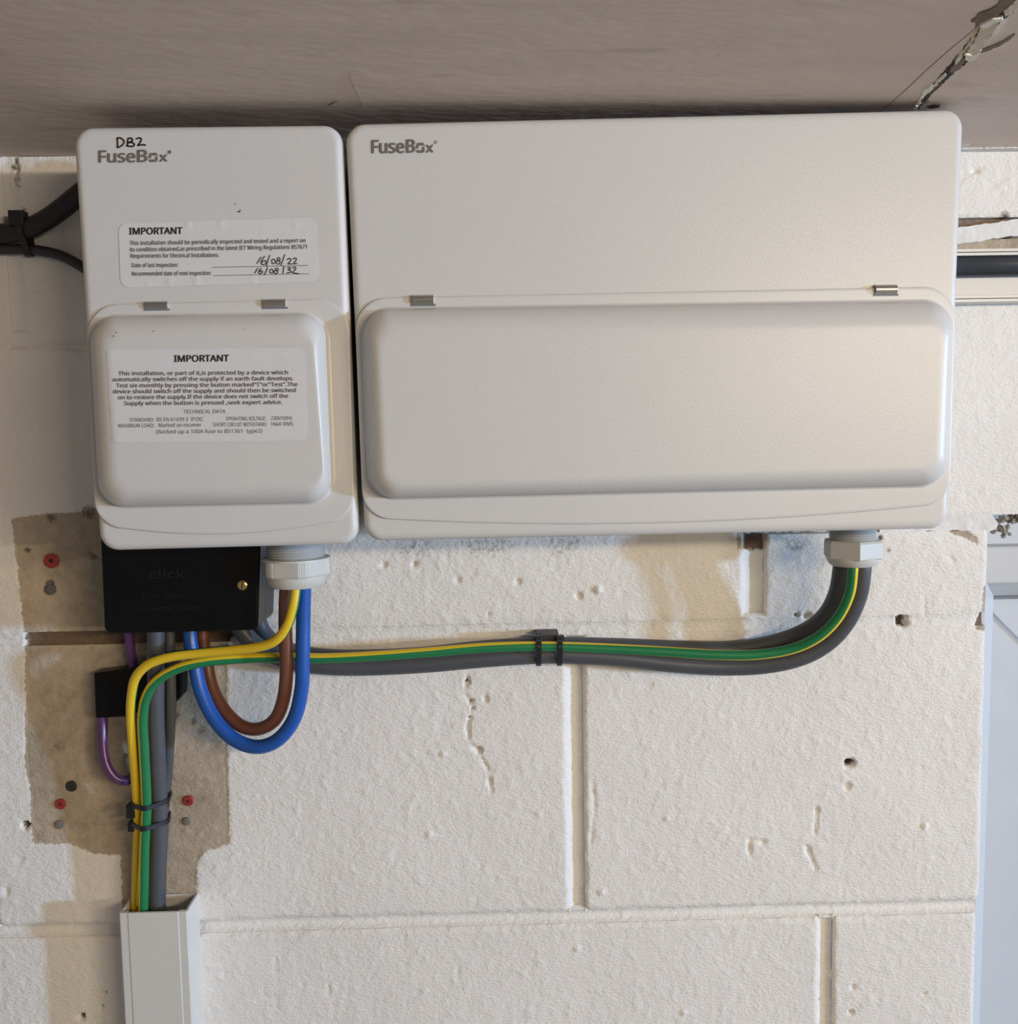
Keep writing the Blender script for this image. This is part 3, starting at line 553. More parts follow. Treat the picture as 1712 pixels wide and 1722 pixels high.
# dome surface of the small box, so the sticker follows it
_tq = quad([(184, 572), (525, 566), (545, 812), (200, 820)], DF + HD + 0.0016)
def dome_depth(px, py):
    q = np.array(xz(px, py, DF + HD + 0.0016)); a, d = np.array(_tq[0]), np.array(_tq[3]); e = (d - a) / np.linalg.norm(d - a); nn = np.array([e[1], -e[0]])
    if nn[0] > 0: nn = -nn
    out = np.dot(q - a, nn); 
    if out <= 0: return DF + HD + 0.0016
    t = min(out / 0.0110, 0.93); return DF + 0.003 + (HD - 0.0014) * math.sqrt(1 - t * t)
def sticker_depth(px, py, depth, curls):
    d = depth(px, py) if callable(depth) else depth
    for (ux, uy, ur, uh) in curls: d += uh * max(0, 1 - math.hypot((px - ux) / ur, (py - uy) / (ur * 2.2))) ** 2
    return d
def sticker(name, c, r, depth, parent, label, nx=36, ny=12, lift=0.0004, curls=()):
    rnd = random.Random(4); c = [np.array(p, float) for p in c]; v = []; f = []
    for j in range(ny + 1):
        for i in range(nx + 1):
            s, t = i / nx, j / ny; w = np.linalg.norm(c[1] - c[0]); h = np.linalg.norm(c[3] - c[0]); x, y = s * w, t * h
            for cx, cy in ((r, r), (w - r, r), (w - r, h - r), (r, h - r)):     # round the corners by pulling points in
                dx, dy = x - cx, y - cy
                if ((dx < 0) == (cx == r)) and ((dy < 0) == (cy == r)):
                    m = max(abs(dx), abs(dy)); q = math.hypot(dx, dy)
                    if q > 1e-6: x, y = cx + dx * m / q, cy + dy * m / q
            s, t = x / w, y / h; p = (c[0] * (1 - s) + c[1] * s) * (1 - t) + (c[3] * (1 - s) + c[2] * s) * t
            v.append(at(p[0], p[1], sticker_depth(p[0], p[1], depth, curls) + lift))
    f = [(j * (nx + 1) + i, j * (nx + 1) + i + 1, (j + 1) * (nx + 1) + i + 1, (j + 1) * (nx + 1) + i) for j in range(ny) for i in range(nx)]
    o = mesh_obj(name, v, f, 'sticker', parent, True); o['label'] = label; return o
DL = DF + 0.0004
CURL1 = [(316, 376, 6, .0007), (372, 375, 6, .0008), (442, 385, 5, .0003), (498, 380, 5, .0005), (285, 473, 6, .0007), (330, 472, 7, .0008), (425, 470, 6, .0006), (470, 472, 5, .0005), (250, 480, 5, .0004)]
s1 = sticker('printed_sticker', [(199, 376), (533.5, 366), (538.5, 474), (203, 484)], 15, DF, small, 'white inspection sticker with handwritten dates', 72, 24, 0.0003, curls=CURL1)
d1 = lambda px, py: sticker_depth(px, py, DF, CURL1) + 0.0005
ink = Ink(d1); K1 = 4.756; T1 = lambda x, y: (190 + x / K1, 360 + y / K1)
def line(ink, T, K, s, x0, x1, y0, y1, cap, bold=0.022): a, b = T(x0, y0), T(x1, y1); ink.text(s, a[0], b[0], a[1], b[1], cap / K, bold)
line(ink, T1, K1, 'IMPORTANT', 127, 557, 165, 160, 56, 0.06)
ink.obj('printed_heading', 'print', s1); ink = Ink(d1)
line(ink, T1, K1, 'This installation should be periodically inspected and tested and a report on', 132, 1541, 248, 226, 33)
line(ink, T1, K1, 'its condition obtained,as prescribed in the latest IET Wiring Regulations BS7671', 136, 1552, 300, 277, 33)
line(ink, T1, K1, 'Requirements for Electrical Installations.', 141, 850, 351, 343, 33)
line(ink, T1, K1, 'Date of last inspection:', 150, 522, 426, 422, 33)
line(ink, T1, K1, 'Recommended date of next inspection:', 152, 787, 493, 487, 33)
for (xa, ya, xb, yb) in ((797, 426, 1560, 410), (803, 492, 1567, 478)):
    n = 90
    for i in range(n):
        t0, t1 = i / n, (i + 0.78) / n; ink.stroke([T1(xa + (xb - xa) * t0, ya + (yb - ya) * t0), T1(xa + (xb - xa) * t1, ya + (yb - ya) * t1)], 0.95)
ink.obj('printed_text', 'print_light', s1)
d1p = lambda px, py: d1(px, py) + 0.0002
pen = Ink(d1p); S = lambda pts, w=1.55: pen.stroke([T1(*p) for p in pts], w)
def O(c, rx, ry, w=1.45): pen.oval(T1(*c), rx / K1, ry / K1, w)
S([(1186, 342), (1168, 370), (1152, 396)]); S([(1216, 335), (1192, 368), (1186, 392), (1200, 405), (1222, 396), (1224, 376), (1206, 374), (1190, 386)]); S([(1256, 326), (1240, 372), (1228, 418)]); O((1284, 378), 14, 19); O((1326, 360), 11, 12); O((1322, 386), 15, 14); S([(1376, 322), (1360, 366), (1344, 412)])
S([(1394, 366), (1408, 354), (1424, 362), (1418, 380), (1400, 398), (1416, 398), (1434, 399)]); S([(1440, 362), (1454, 351), (1468, 358), (1460, 378), (1444, 397), (1458, 397), (1474, 396)])
S([(1160, 430), (1148, 450), (1134, 474)]); S([(1186, 430), (1170, 456), (1168, 472), (1182, 477), (1196, 466), (1190, 452), (1172, 460)]); S([(1238, 424), (1226, 456), (1212, 488)]); O((1268, 456), 14, 16); O((1312, 442), 11, 11); O((1304, 463), 15, 13); S([(1368, 416), (1364, 446), (1360, 478)])
S([(1394, 428), (1412, 424), (1420, 434), (1402, 445), (1422, 452), (1420, 466), (1390, 471)]); S([(1438, 434), (1452, 422), (1464, 432), (1454, 450), (1436, 468), (1460, 472), (1490, 478)])
pen.obj('handwritten_dates', 'pen', s1)
# logo and marker note on the small box, logo on the large box
ink = Ink(DL); logo(ink, 0, 150, 220, 10.7, [(165, 572), (835, 566)], 222, [(860, 566), (1052, 560)], 226, [(1075, 395), (1232, 560)], [(1258, 556), (1412, 552)], [(1445, 381), 32], True); ink.obj('brand_lettering', 'logo', small)
ink = Ink(DL); logo(ink, 0, 600, 220, 10.7, [(262, 405), (862, 400)], 244, [(885, 396), (1056, 393)], 245, [(1073, 212), (1222, 396)], [(1240, 391), (1385, 389)], [(1420, 204), 30]); ink.obj('brand_lettering', 'logo', large)
pen = Ink(DL); T0 = lambda x, y: (150 + x / 10.7, 220 + y / 10.7); S0 = lambda pts: pen.stroke([T0(*p) for p in pts], 2.5)
S0([(505, 128), (512, 210), (510, 300)]); S0([(495, 130), (560, 126), (615, 165), (628, 205), (595, 258), (545, 288), (498, 302)]); S0([(700, 138), (692, 200), (690, 272)]); S0([(690, 140), (748, 130), (782, 158), (752, 196), (700, 214)]); S0([(700, 214), (775, 208), (815, 246), (782, 280), (725, 276), (668, 268)]); S0([(846, 150), (895, 126), (938, 146), (925, 196), (900, 232), (872, 268)]); S0([(872, 266), (930, 252), (975, 250), (1022, 258)])
pen.obj('handwritten_note', 'pen', small)
s2 = sticker('printed_sticker', [(169.5, 588), (514, 585), (519.5, 741), (175, 744.5)], 15, dome_depth, small, 'white notice sticker on the domed cover', 72, 24, 0.0004, curls=[(176, 668, 12, .0005), (173, 610, 8, .0003), (178, 715, 8, .0003)])
dd = lambda px, py: dome_depth(px, py) + 0.0006
ink = Ink(dd); K2 = 4.627; T2 = lambda x, y: (160 + x / K2, 580 + y / K2)
line(ink, T2, K2, 'IMPORTANT', 612, 1043, 133, 129, 53, 0.06); ink.obj('printed_heading', 'print', s2); ink = Ink(dd)
for s, x0, x1, y0, y1 in (('This installation, or part of it,is protected by a device which', 180, 1502, 237, 229), ('automatically switches off the supply if an earth fault develops.', 133, 1545, 284, 275), ('Test six-monthly by pressing the button marked"T"or"Test".The', 163, 1576, 332, 321), ('device should switch off the supply and should then be switched', 138, 1562, 378, 367), ('on to restore the supply.If the device does not switch off the', 178, 1503, 424, 412), ('Supply when the button is pressed ,seek expert advice.', 227, 1457, 470, 460)): line(ink, T2, K2, s, x0, x1, y0, y1, 31, 0.028)
for s, x0, x1, y0, y1 in (('TECHNICAL DATA', 688, 1015, 534, 531), ('STANDARD:', 270, 458, 598, 596), ('BS EN 61439-3  IP2XC', 480, 843, 595, 591), ('OPERATING VOLTAGE:', 1020, 1332, 588, 586), ('230V/50Hz', 1368, 1535, 585, 583), ('MAXIMUM LOAD:', 181, 460, 643, 641), ('Marked on incomer', 495, 828, 639, 636), ('SHORT CIRCUIT WITHSTAND:', 920, 1336, 635, 631), ('16kA RMS', 1366, 1541, 630, 628), ('(Backed up a 100A fuse to BS1361  type2)', 474, 1300, 690, 683)): line(ink, T2, K2, s, x0, x1, y0, y1, 29, 0.0)
ink.obj('printed_text', 'print_light', s2)
# a few specks of dirt on the small cover
ink = Ink(lambda x, y: DF + HD + 0.0012 if y > 566 else DF + 0.0035 + (HD - .0014) * math.sqrt(max(0, 1 - ((570 - y) / 41) ** 2)))
for x, y, r in ((195, 559, 1.2), (191, 565, 1.3), (258, 557, 1.2), (330, 569, 1.4), (334, 546, 1.0), (410, 553, 1.2), (433, 549, 1.0), (194, 569, .9), (480, 543, .8)): ink.poly([(x + r * math.cos(a), y + r * .8 * math.sin(a)) for a in np.linspace(0, 6.28, 8)[:-1]])
ink.obj('dirt_specks', 'speck', small)['kind'] = 'stuff'
ink = Ink(DL)
for x, y, r in ((402, 356, 1.6), (396, 343, .9), (404, 353, 1.0)): ink.poly([(x + r * 1.6 * math.cos(a), y + r * .8 * math.sin(a)) for a in np.linspace(0, 6.28, 8)[:-1]])
ink.obj('dirt_specks', 'speck', small)['kind'] = 'stuff'

# ------------------------------------------------------------------ cable glands
def lathe(name, prof, c, material, parent, n=64, shape=None, smooth=True):
    """prof: list of (radius, z); shape(theta) scales the radius"""
    rings = []
    for r, z in prof: rings.append([(c[0] + r * (shape(a) if shape else 1) * math.sin(a), c[1] - r * (shape(a) if shape else 1) * math.cos(a), z) for a in np.linspace(0, 2 * math.pi, n + 1)[:-1]])
    return sharp(mesh_obj(name, *loft(rings, True, True), material, parent, smooth), 30)
GD = 0.050
def zat(px, py): return at(px, py, GD)[2]
def hexf(a, rot, lo=0.0): 
    k = ((a - rot) % (math.pi / 3)) - math.pi / 6; return math.cos(math.pi / 6) / math.cos(k)
g1x = at(498, 950, GD)[0]; zt, zr0, zr1, zd = at(498, 900, GD)[2] , zat(498, 937), zat(498, 966), zat(498, 986)
gland1 = empty('cable_gland', (g1x, -GD, zd), 'large grey ribbed cable gland under the smaller fuse box', 'cable gland')
zbox1 = at(498, 918, DF)[2]
nk = [(0.0195, zbox1 + 0.004)]; z = zbox1 + 0.003
while z > zr0 + 0.0005: nk += [(0.0200, z), (0.0188, z - 0.0009)]; z -= 0.0019
nk += [(0.0195, zr0 - 0.001)]
lathe('threaded_neck', nk, (g1x, -GD), 'gland_neck', gland1)
def ribnut(a):
    k = (a - math.radians(20)) % (math.pi / 3); base = min(math.cos(math.pi / 6) / math.cos(k - math.pi / 6), 0.945)
    c = abs(((k + math.pi / 6) % (math.pi / 3)) - math.pi / 6)
    return base * (1 - 0.012 * (0.5 + 0.5 * math.cos(a * 120)) * (1 if c < 0.20 else 0)) / 0.945
Rn = 0.0236
lathe('gland_nut', [(Rn * .92, zr0 + 0.0002), (Rn * 1.0, zr0), (Rn * 1.01, zr0 - 0.0012)], (g1x, -GD), 'gland', gland1, 120)
lathe('gland_nut', [(Rn * .99, zr0 - 0.0008), (Rn * 1.0, zr0 - 0.0016), (Rn, zr1 + 0.001), (Rn * .97, zr1)], (g1x, -GD), 'gland', gland1, 720, ribnut, False)
lathe('dome_cap', [(Rn * .88, zr1 + 0.001), (Rn * .87, zr1 - 0.0025), (Rn * .83, zd + 0.0025), (Rn * .76, zd + .0005), (Rn * .66, zd), (Rn * .4, zd)], (g1x, -GD), 'gland', gland1)
g2x = at(1434, 930, GD)[0]; zr0, zr1, zd = zat(1434, 908), zat(1434, 938), zat(1434, 951)
gland2 = empty('cable_gland', (g2x, -GD, zd), 'small grey hexagonal cable gland under the right end of the wide fuse box', 'cable gland')
zbox2 = at(1434, 894, DF)[2]; nk = [(0.0158, zbox2 + 0.006)]; z = zbox2 + 0.005
while z > zr0 + 0.0005: nk += [(0.0163, z), (0.0152, z - 0.0008)]; z -= 0.0017
nk += [(0.0158, zr0 - 0.001)]; lathe('threaded_neck', nk, (g2x, -GD), 'gland_neck', gland2)
Rh = 0.0202; rot = math.radians(-6.6)
lathe('gland_nut', [(Rh * .93, zr0 + 0.0004), (Rh, zr0 - .0012), (Rh, zr1 + .001), (Rh * .95, zr1)], (g2x, -GD), 'gland', gland2, 360, lambda a: hexf(a, rot), False)
lathe('dome_cap', [(Rh * .88, zr1 + 0.002), (Rh * .87, zr1 - .001), (Rh * .80, zd + .0018), (Rh * .72, zd + .0004), (Rh * .6, zd), (Rh * .3, zd)], (g2x, -GD), 'gland', gland2)

# ------------------------------------------------------------------ black connector blocks
def slab_block(name, label, px, d0, d1, r, parent=None):
    c = quad(px, d1); root = empty(name, (np.mean([p[0] for p in c]), 0, np.mean([p[1] for p in c])), label, 'connector block')
    o = lambda i: round_poly(offset_poly(c, i), max(r - i, .0008), 6); rings = [ring(o(0.0), d0), ring(o(0.0), d1 - 0.0018)]
    for k in range(1, 5): a = k / 4 * math.pi / 2; rings.append(ring(o(0.0018 * (1 - math.cos(a))), d1 - .0018 + .0018 * math.sin(a)))
    rings.append(ring(o(0.0026), d1)); return root, rings
DB = 0.050
blk, rg = slab_block('connector_block', 'large black connector block with brass screw below the smaller fuse box', [(168, 900), (438, 892), (433.5, 1060), (175, 1066)], 0.001, DB, 0.005)
# body stands behind a lid: a shallow parting groove runs round the side
sharp(mesh_obj('body', *loft(rg[:1] + [[(p[0], -DB * .55, p[2]) for p in rg[0]]], True, True), 'black_plastic', blk, True))
lidr = [[(p[0], -DB * .56, p[2]) for p in rg[0]]] + rg[1:]; mesh_obj('lid', *loft(lidr, True, True), 'black_plastic', blk, True)
ink = Ink(DB + 0.0002); K3 = 9.51; T3 = lambda x, y: (190 + x / K3, 920 + y / K3)
line(ink, T3, K3, 'click', 590, 1150, 500, 494, 130, 0.0); c = T3(1186, 350); ink.oval(c, 1.6, 1.6, 0.5)
line(ink, T3, K3, '100A  250V~', 462, 1160, 826, 806, 78, 0.0); line(ink, T3, K3, 'Connector  5WAY', 330, 1400, 1030, 1006, 78, 0.0)
ink.obj('embossed_lettering', 'emboss', blk)
c = at(408, 984, DB); bm = bmesh.new(); nS = 24
sc = Vector((c[0], 0, c[2])); rs = 0.0037
ringp = lambda r, d: [(c[0] + r * math.cos(a), -d, c[2] + r * math.sin(a)) for a in np.linspace(0, 2 * math.pi, nS + 1)[:-1]]
scr = mesh_obj('screw', *loft([ringp(rs, DB - .001), ringp(rs, DB + .0006), ringp(rs * .85, DB + .0012), ringp(rs * .4, DB + .0015)], True, True), 'brass', blk, True); scr['label'] = 'brass slotted screw'
bm = bmesh.new(); box_bm(bm, -rs * .8, rs * .8, -0.00025, 0.00025, -0.0004, 0.0004); 
for v in bm.verts: x, y, z_ = v.co; a = math.radians(82); v.co = (c[0] + x * math.cos(a) - z_ * math.sin(a), -(DB + .0016) + y, c[2] + x * math.sin(a) + z_ * math.cos(a))
bm_obj('screw_slot', bm, 'speck', scr)
blk2, rg = slab_block('connector_block', 'smaller black connector block on the wall behind the earth cables', [(157, 1130), (306, 1122), (305, 1180), (160, 1186)], 0.001, 0.0145, 0.003)
b2p = quad([(157, 1132), (222, 1124), (302, 1122), (307, 1130), (305, 1170), (296, 1181), (270, 1182), (222, 1184), (222, 1205), (160, 1208)], 0.0145)
rr = [ring(b2p, 0.001), ring(b2p, 0.0135), ring(offset_poly(b2p, 0.0009), 0.0145)]
sharp(mesh_obj('body', *loft(rr, True, True), 'black_plastic', blk2, True))
(xa, z1_), (xb, z0_) = xz(289, 1138, .016), xz(292, 1172, .016); box('rib', (xa, xb, -0.0158, -0.013, z0_, z1_), 'black_plastic', blk2)

# ------------------------------------------------------------------ cables
CABLES = {}
def cable(key, name, label, pts, r, material, cat='cable', group=None, twist=None, nseg=20, sub=9):
    """pts: (px, py, depth of the axis off the wall)"""
    P = [np.array(at(*p)) for p in pts]; C = np.array(smooth2(P, sub)); n = len(C)
    T = np.gradient(C, axis=0); T /= np.linalg.norm(T, axis=1)[:, None]; view = np.array([0, -1.0, 0])
    tw = np.zeros(n) if twist is None else np.interp(np.linspace(0, len(pts) - 1, n), np.arange(len(pts)), twist)
    V = []; Fc = []; uvs = []
    for i in range(n):
        n1 = view - T[i] * np.dot(view, T[i])
        if np.linalg.norm(n1) < 0.2: n1 = np.array([1.0, 0, 0]) - T[i] * T[i][0]
        n1 /= np.linalg.norm(n1); n2 = np.cross(T[i], n1)
        V += [C[i] + r * (n1 * math.cos(a) + n2 * math.sin(a)) for a in np.linspace(0, 2 * math.pi, nseg + 1)[:-1]]
    me = bpy.data.meshes.new(name)
    for i in range(n - 1):
        for j in range(nseg):
            k = (j + 1) % nseg; Fc.append((i * nseg + j, i * nseg + k, (i + 1) * nseg + k, (i + 1) * nseg + j))
            u0, u1 = j / nseg, (j + 1) / nseg; s0, s1 = 0.5 - tw[i] / 360, 0.5 - tw[i + 1] / 360
            uvs += [(u0 + s0, 0), (u1 + s0, 0), (u1 + s1, 0), (u0 + s1, 0)]
    Fc.append(tuple(range(nseg))); Fc.append(tuple(range((n - 1) * nseg, n * nseg))); uvs += [(0, 0)] * (2 * nseg)
    me.from_pydata([tuple(map(float, v)) for v in V], [], Fc); me.polygons.foreach_set('use_smooth', [True] * (len(Fc) - 2) + [False] * 2)
    ul = me.uv_layers.new(name='UVMap'); ul.data.foreach_set('uv', np.array(uvs, dtype=np.float32).ravel() + np.float32(2.0))
    me.materials.append(M[material]); o = bpy.data.objects.new(name, me); COL.objects.link(o); tag(o, label, cat, group); CABLES[key] = (C, r); return o
mm = lambda L: [(x, y, d / 1000.0) for x, y, d in L]
cable('blue', 'blue_cable', 'thick blue cable looping from gland to black connector block', mm([(512, 972, 50.0), (511, 1000, 49.33), (510, 1050, 48.67), (509, 1110, 49.0), (507, 1160, 48.33), (494, 1210, 46.67), (466, 1245, 44), (430, 1256, 41), (392, 1242, 37), (360, 1208, 33), (338, 1162, 29), (327, 1112, 25), (320, 1075, 23), (318, 1040, 22)]), 0.0051, 'blue_pvc')
cable('brown', 'brown_cable', 'brown cable loop hanging inside the thick blue loop', mm([(484, 972, 50.0), (481, 1000, 49.33), (480, 1060, 47.67), (482, 1120, 46.5), (478, 1170, 43.33), (464, 1208, 39.67), (438, 1225, 35), (408, 1222, 30), (380, 1198, 24.5), (358, 1160, 19), (347, 1115, 14.5), (341, 1075, 13), (338, 1040, 13)]), 0.0048, 'brown_pvc')
cable('earth_a', 'earth_cable', 'mostly yellow earth cable from the large gland down to the white trunking', mm([(499, 972, 60.0), (498, 990, 60.2), (493, 1022, 61.4), (482, 1054, 60.6), (462, 1078, 57.8), (430, 1089, 54), (385, 1094, 50), (330, 1099, 47), (285, 1105, 46), (250, 1117, 45), (229, 1138, 42), (222, 1165, 38), (220, 1200, 34), (223, 1250, 30), (228, 1310, 25), (232, 1370, 19), (231, 1430, 14), (229, 1490, 11.5), (228, 1560, 11), (230, 1640, 11)]), 0.0034, 'earth', 'cable', None,
      [242, 242, 242, 238, 215, 165, 135, 128, 128, 150, 200, 225, 228, 228, 228, 220, 200, 200, 200, 200])
cable('earth_b', 'earth_cable', 'green and yellow earth cable running from the small gland to the white trunking', mm([(1434, 935, 60), (1434, 960, 60), (1428, 1000, 56.5), (1408, 1040, 51.5), (1375, 1072, 47.5), (1330, 1092, 42), (1270, 1101, 38.5), (1200, 1101, 36), (1120, 1096, 33), (1030, 1091, 30.5), (920, 1087, 30), (820, 1089, 31), (720, 1097, 32), (620, 1104, 32.5), (545, 1107, 32), (480, 1106, 32), (410, 1107, 34.5), (350, 1112, 37.5), (302, 1123, 38.5), (265, 1144, 38), (246, 1172, 36), (240, 1210, 34), (242, 1260, 32), (245, 1320, 28.9), (246, 1365, 26.2), (243, 1420, 23.5), (242, 1480, 21.6), (241, 1560, 21), (245, 1640, 21)]), 0.0037, 'earth', 'cable', None,
      [52, 52, 50, 46, 40, 32, 22, 12, 2, -10, -20, -28, -35, -40, -45, -45, -48, -48, -48, -48, -45, -42, -42, -42, -42, -42, -42, -42, -42])
cable('tail_front', 'grey_cable', 'thick grey cable sagging along the wall under the wide fuse box, lower of two', mm([(1450, 935, 51), (1449, 960, 51), (1443, 1000, 47.5), (1423, 1045, 42), (1390, 1081, 37), (1345, 1105, 33), (1285, 1118, 28), (1215, 1121, 24), (1130, 1116, 22.5), (1030, 1105, 21.5), (920, 1101, 21), (820, 1107, 21), (720, 1116, 21), (620, 1121, 20.5), (550, 1120, 20), (490, 1112, 19.5), (440, 1092, 20), (408, 1062, 22), (395, 1030, 22)]), 0.0066, 'grey_pvc')
cable('tail_back', 'grey_cable', 'thick grey cable tucked behind the other grey one under the wide fuse box', mm([(1416, 935, 43), (1415, 960, 43), (1407, 1000, 38), (1387, 1036, 31), (1353, 1062, 23), (1300, 1081, 16), (1235, 1091, 11), (1150, 1091, 8), (1040, 1087, 7.2), (920, 1085, 7.0), (820, 1090, 7.0), (720, 1101, 7.0), (620, 1106, 7.0), (540, 1104, 7), (480, 1092, 7), (448, 1070, 7), (434, 1045, 7), (428, 1020, 7)]), 0.0062, 'grey_pvc')
cable('tail_down', 'grey_cable', 'thick grey cable dropping straight from the connector block into the trunking', mm([(262, 1040, 28), (262, 1080, 27), (262, 1140, 25.5), (262, 1200, 23.5), (264, 1270, 20), (267, 1340, 16), (267, 1400, 14.5), (265.5, 1470, 13.5), (264, 1560, 13), (266, 1640, 13)]), 0.0062, 'grey_pvc')
cable('tail_hidden', 'grey_cable', 'dark grey cable half hidden behind the dropping grey cable', mm([(284, 1040, 18.5), (286, 1110, 17.6), (287, 1170, 17.6), (286, 1215, 14.5), (284, 1250, 9.5), (281, 1300, 4.2), (276, 1345, 4.0), (274, 1400, 4.0), (271, 1450, 4.0), (269, 1500, 4.0)]), 0.0040, 'grey_pvc')
cable('purple_loop', 'purple_cable', 'purple cable looping out below the smaller black connector block', mm([(173, 1194, 8), (173, 1215, 9), (173, 1250, 12), (178, 1283, 14), (192, 1306, 14), (210, 1313, 12), (222, 1306, 10), (228, 1290, 8), (230, 1270, 7)]), 0.0035, 'purple_pvc')
cable('purple_feed', 'purple_cable', 'short purple cable from large connector block to smaller connector block', mm([(216, 1045, 12), (218, 1075, 11), (222, 1105, 10), (226, 1135, 8)]), 0.0034, 'purple_pvc')
xs_ = quad([(120.5, 212.5), (574, 208), (603, 915.5), (166.5, 927)], DF)
cable('black_feed', 'black_cable', 'thick black cable rising into the left side of the smaller fuse box', mm([(-60, 393, 10), (0, 393, 10), (40, 387, 11), (75, 371, 13), (105, 350, 16), (140, 322, 20), (185, 292, 24), (222, 270, 26)]), 0.0070, 'black_pvc')
cable('thin_feed', 'black_cable', 'thinner violet-black cable curving down to the smaller fuse box', mm([(-60, 419, 5), (0, 419, 5), (40, 419, 5), (75, 423, 6), (105, 431, 8), (140, 450, 12), (180, 478, 15), (222, 505, 18)]), 0.0037, 'dark_pvc')

# ------------------------------------------------------------------ cable ties
def hull(pts):
    pts = sorted(map(tuple, pts)); 
    def half(P):
        h = []
        for p in P:
            while len(h) > 1 and (h[-1][0] - h[-2][0]) * (p[1] - h[-2][1]) - (h[-1][1] - h[-2][1]) * (p[0] - h[-2][0]) <= 0: h.pop()
            h.append(p)
        return h
    a, b = half(pts), half(pts[::-1]); return a[:-1] + b[:-1]
def tie(label, keys, along, axis_pos, width, head_at, group=None, head=(0.0055, 0.005, 0.0055), tail=None, slant=0.0, name='cable_tie'):
    """band hugging the cables where the coordinate 'along' (0 = x, 2 = z) equals axis_pos"""
    other = 2 if along == 0 else 0; pts = []
    for k in keys:
        C, r = CABLES[k]; i = int(np.argmin(np.abs(C[:, along] - axis_pos))); c = C[i]
        pts += [(c[other] + (r + 0.0004) * math.cos(a), c[1] + (r + 0.0004) * math.sin(a)) for a in np.linspace(0, 2 * math.pi, 25)[:-1]]
    hpts = hull(pts); n = len(hpts); H2 = np.array(hpts); cen = H2.mean(0); out = H2 + (H2 - cen) / np.linalg.norm(H2 - cen, axis=1)[:, None] * 0.0011; V = []
    mk = lambda p, s: ((axis_pos + s, p[1], p[0]) if along == 0 else (p[0], p[1], axis_pos + s + slant * (p[1] - cen[1])))
    root = empty(name, mk(cen, 0), label, 'cable tie', group)
    for s in (-width / 2, width / 2):
        V += [mk(p, s) for p in H2]; V += [mk(p, s) for p in out]
    f = []
    for i in range(n):
        j = (i + 1) % n; f += [(n + i, n + j, 3 * n + j, 3 * n + i), (i, j, n + j, n + i), (2 * n + i, 2 * n + j, 3 * n + j, 3 * n + i), (i, j, 2 * n + j, 2 * n + i)]
    mesh_obj('band', V, f, 'tie', root)
    hp = head_at; box('head', (hp[0] - head[0] / 2, hp[0] + head[0] / 2, hp[1] - head[1] / 2, hp[1] + head[1] / 2, hp[2] - head[2] / 2, hp[2] + head[2] / 2), 'tie', root, 0.0006)
    if tail: box('tail', tail, 'tie', root)
    return root
tie('left black tie of the pair around the grey and earth cables at mid wall', ['tail_front', 'tail_back', 'earth_b'], 0, at(905, 1090, .02)[0], 0.0036, at(905, 1074, .022), head=(0.006, .006, .0052))
tie('right black tie of the pair around the grey and earth cables at mid wall', ['tail_front', 'tail_back', 'earth_b'], 0, at(940, 1090, .02)[0], 0.0036, at(942, 1074, .022), head=(0.0062, .006, .0052))
mt = empty('cable_tie_mount', at(922, 1074, 0), 'dark grey tie mount block between the two ties on the grey cables', 'cable clip')
(xa, z1_), (xb, z0_) = xz(910, 1066, .018), xz(939, 1078, .018); box('mount_block', (xa, xb, -0.0225, -0.016, z0_, z1_), 'tie_mount', mt, 0.0008)
(xa, z1_), (xb, z0_) = xz(897, 1068, .016), xz(903, 1075, .016); box('mount_ear', (xa, xb, -0.020, -0.001, z0_ + .001, z1_), 'tie_mount', mt, 0.0005)
box('mount_stem', (xb, xb + .016, -0.016, -0.0005, z0_ + .0012, z1_ + .001), 'tie_mount', mt)
zz = at(262, 1358, .03)[2]; zz2 = at(262, 1394, .03)[2]
tx = at(281, 1345, .01); tie('upper black tie around the earth and grey cables above the trunking', ['earth_a', 'earth_b', 'tail_down', 'tail_hidden'], 2, zz, 0.0034, at(222, 1362, .020), head=(.006, .009, .010), tail=(tx[0] - .0004, tx[0] + .0012, -.012, -.009, tx[2] - .005, tx[2] + .006))
tie('lower black tie around the earth and grey cables above the trunking', ['earth_a', 'earth_b', 'tail_down', 'tail_hidden'], 2, zz2, 0.0034, at(223, 1388, .016), head=(.005, .008, .007))
tie('black tie with lumpy head gathering the black cables at upper left', ['black_feed', 'thin_feed'], 0, at(40, 400, .012)[0], 0.005, at(31, 368, .014), head=(.0105, .009, .0105))

# ------------------------------------------------------------------ trunking
TD = 0.029
tr = empty('cable_trunking', (at(262, 1600)[0], 0, -0.75), 'white vertical cable trunking at the bottom left with cables entering its open top', 'trunking')
ztop = at(260, 1534, TD)[2]; xl_, xr_ = at(200, 1535, TD)[0], at(314.5, 1535, TD)[0]; zb_ = -0.72
sl = 0.0                                              # plumb
t_ = 0.0016
box('back_plate', (xl_, xr_, -t_, -0.0002, zb_, ztop), 'trunking', tr)
box('side_wall', (xl_, xl_ + t_, -TD + 0.0015, -t_, zb_, ztop), 'trunking', tr); box('side_wall', (xr_ - t_, xr_, -TD + .0015, -t_, zb_, ztop), 'trunking', tr)
bm = bmesh.new(); box_bm(bm, xl_ + t_, xl_ + 0.0062, -TD + 0.0015, -TD + 0.0030, zb_, ztop); bm_obj('lip', bm, 'trunking', tr)
bm = bmesh.new(); box_bm(bm, xr_ - 0.0062, xr_ - t_, -TD + 0.0015, -TD + 0.0030, zb_, ztop); bm_obj('lip', bm, 'trunking', tr)
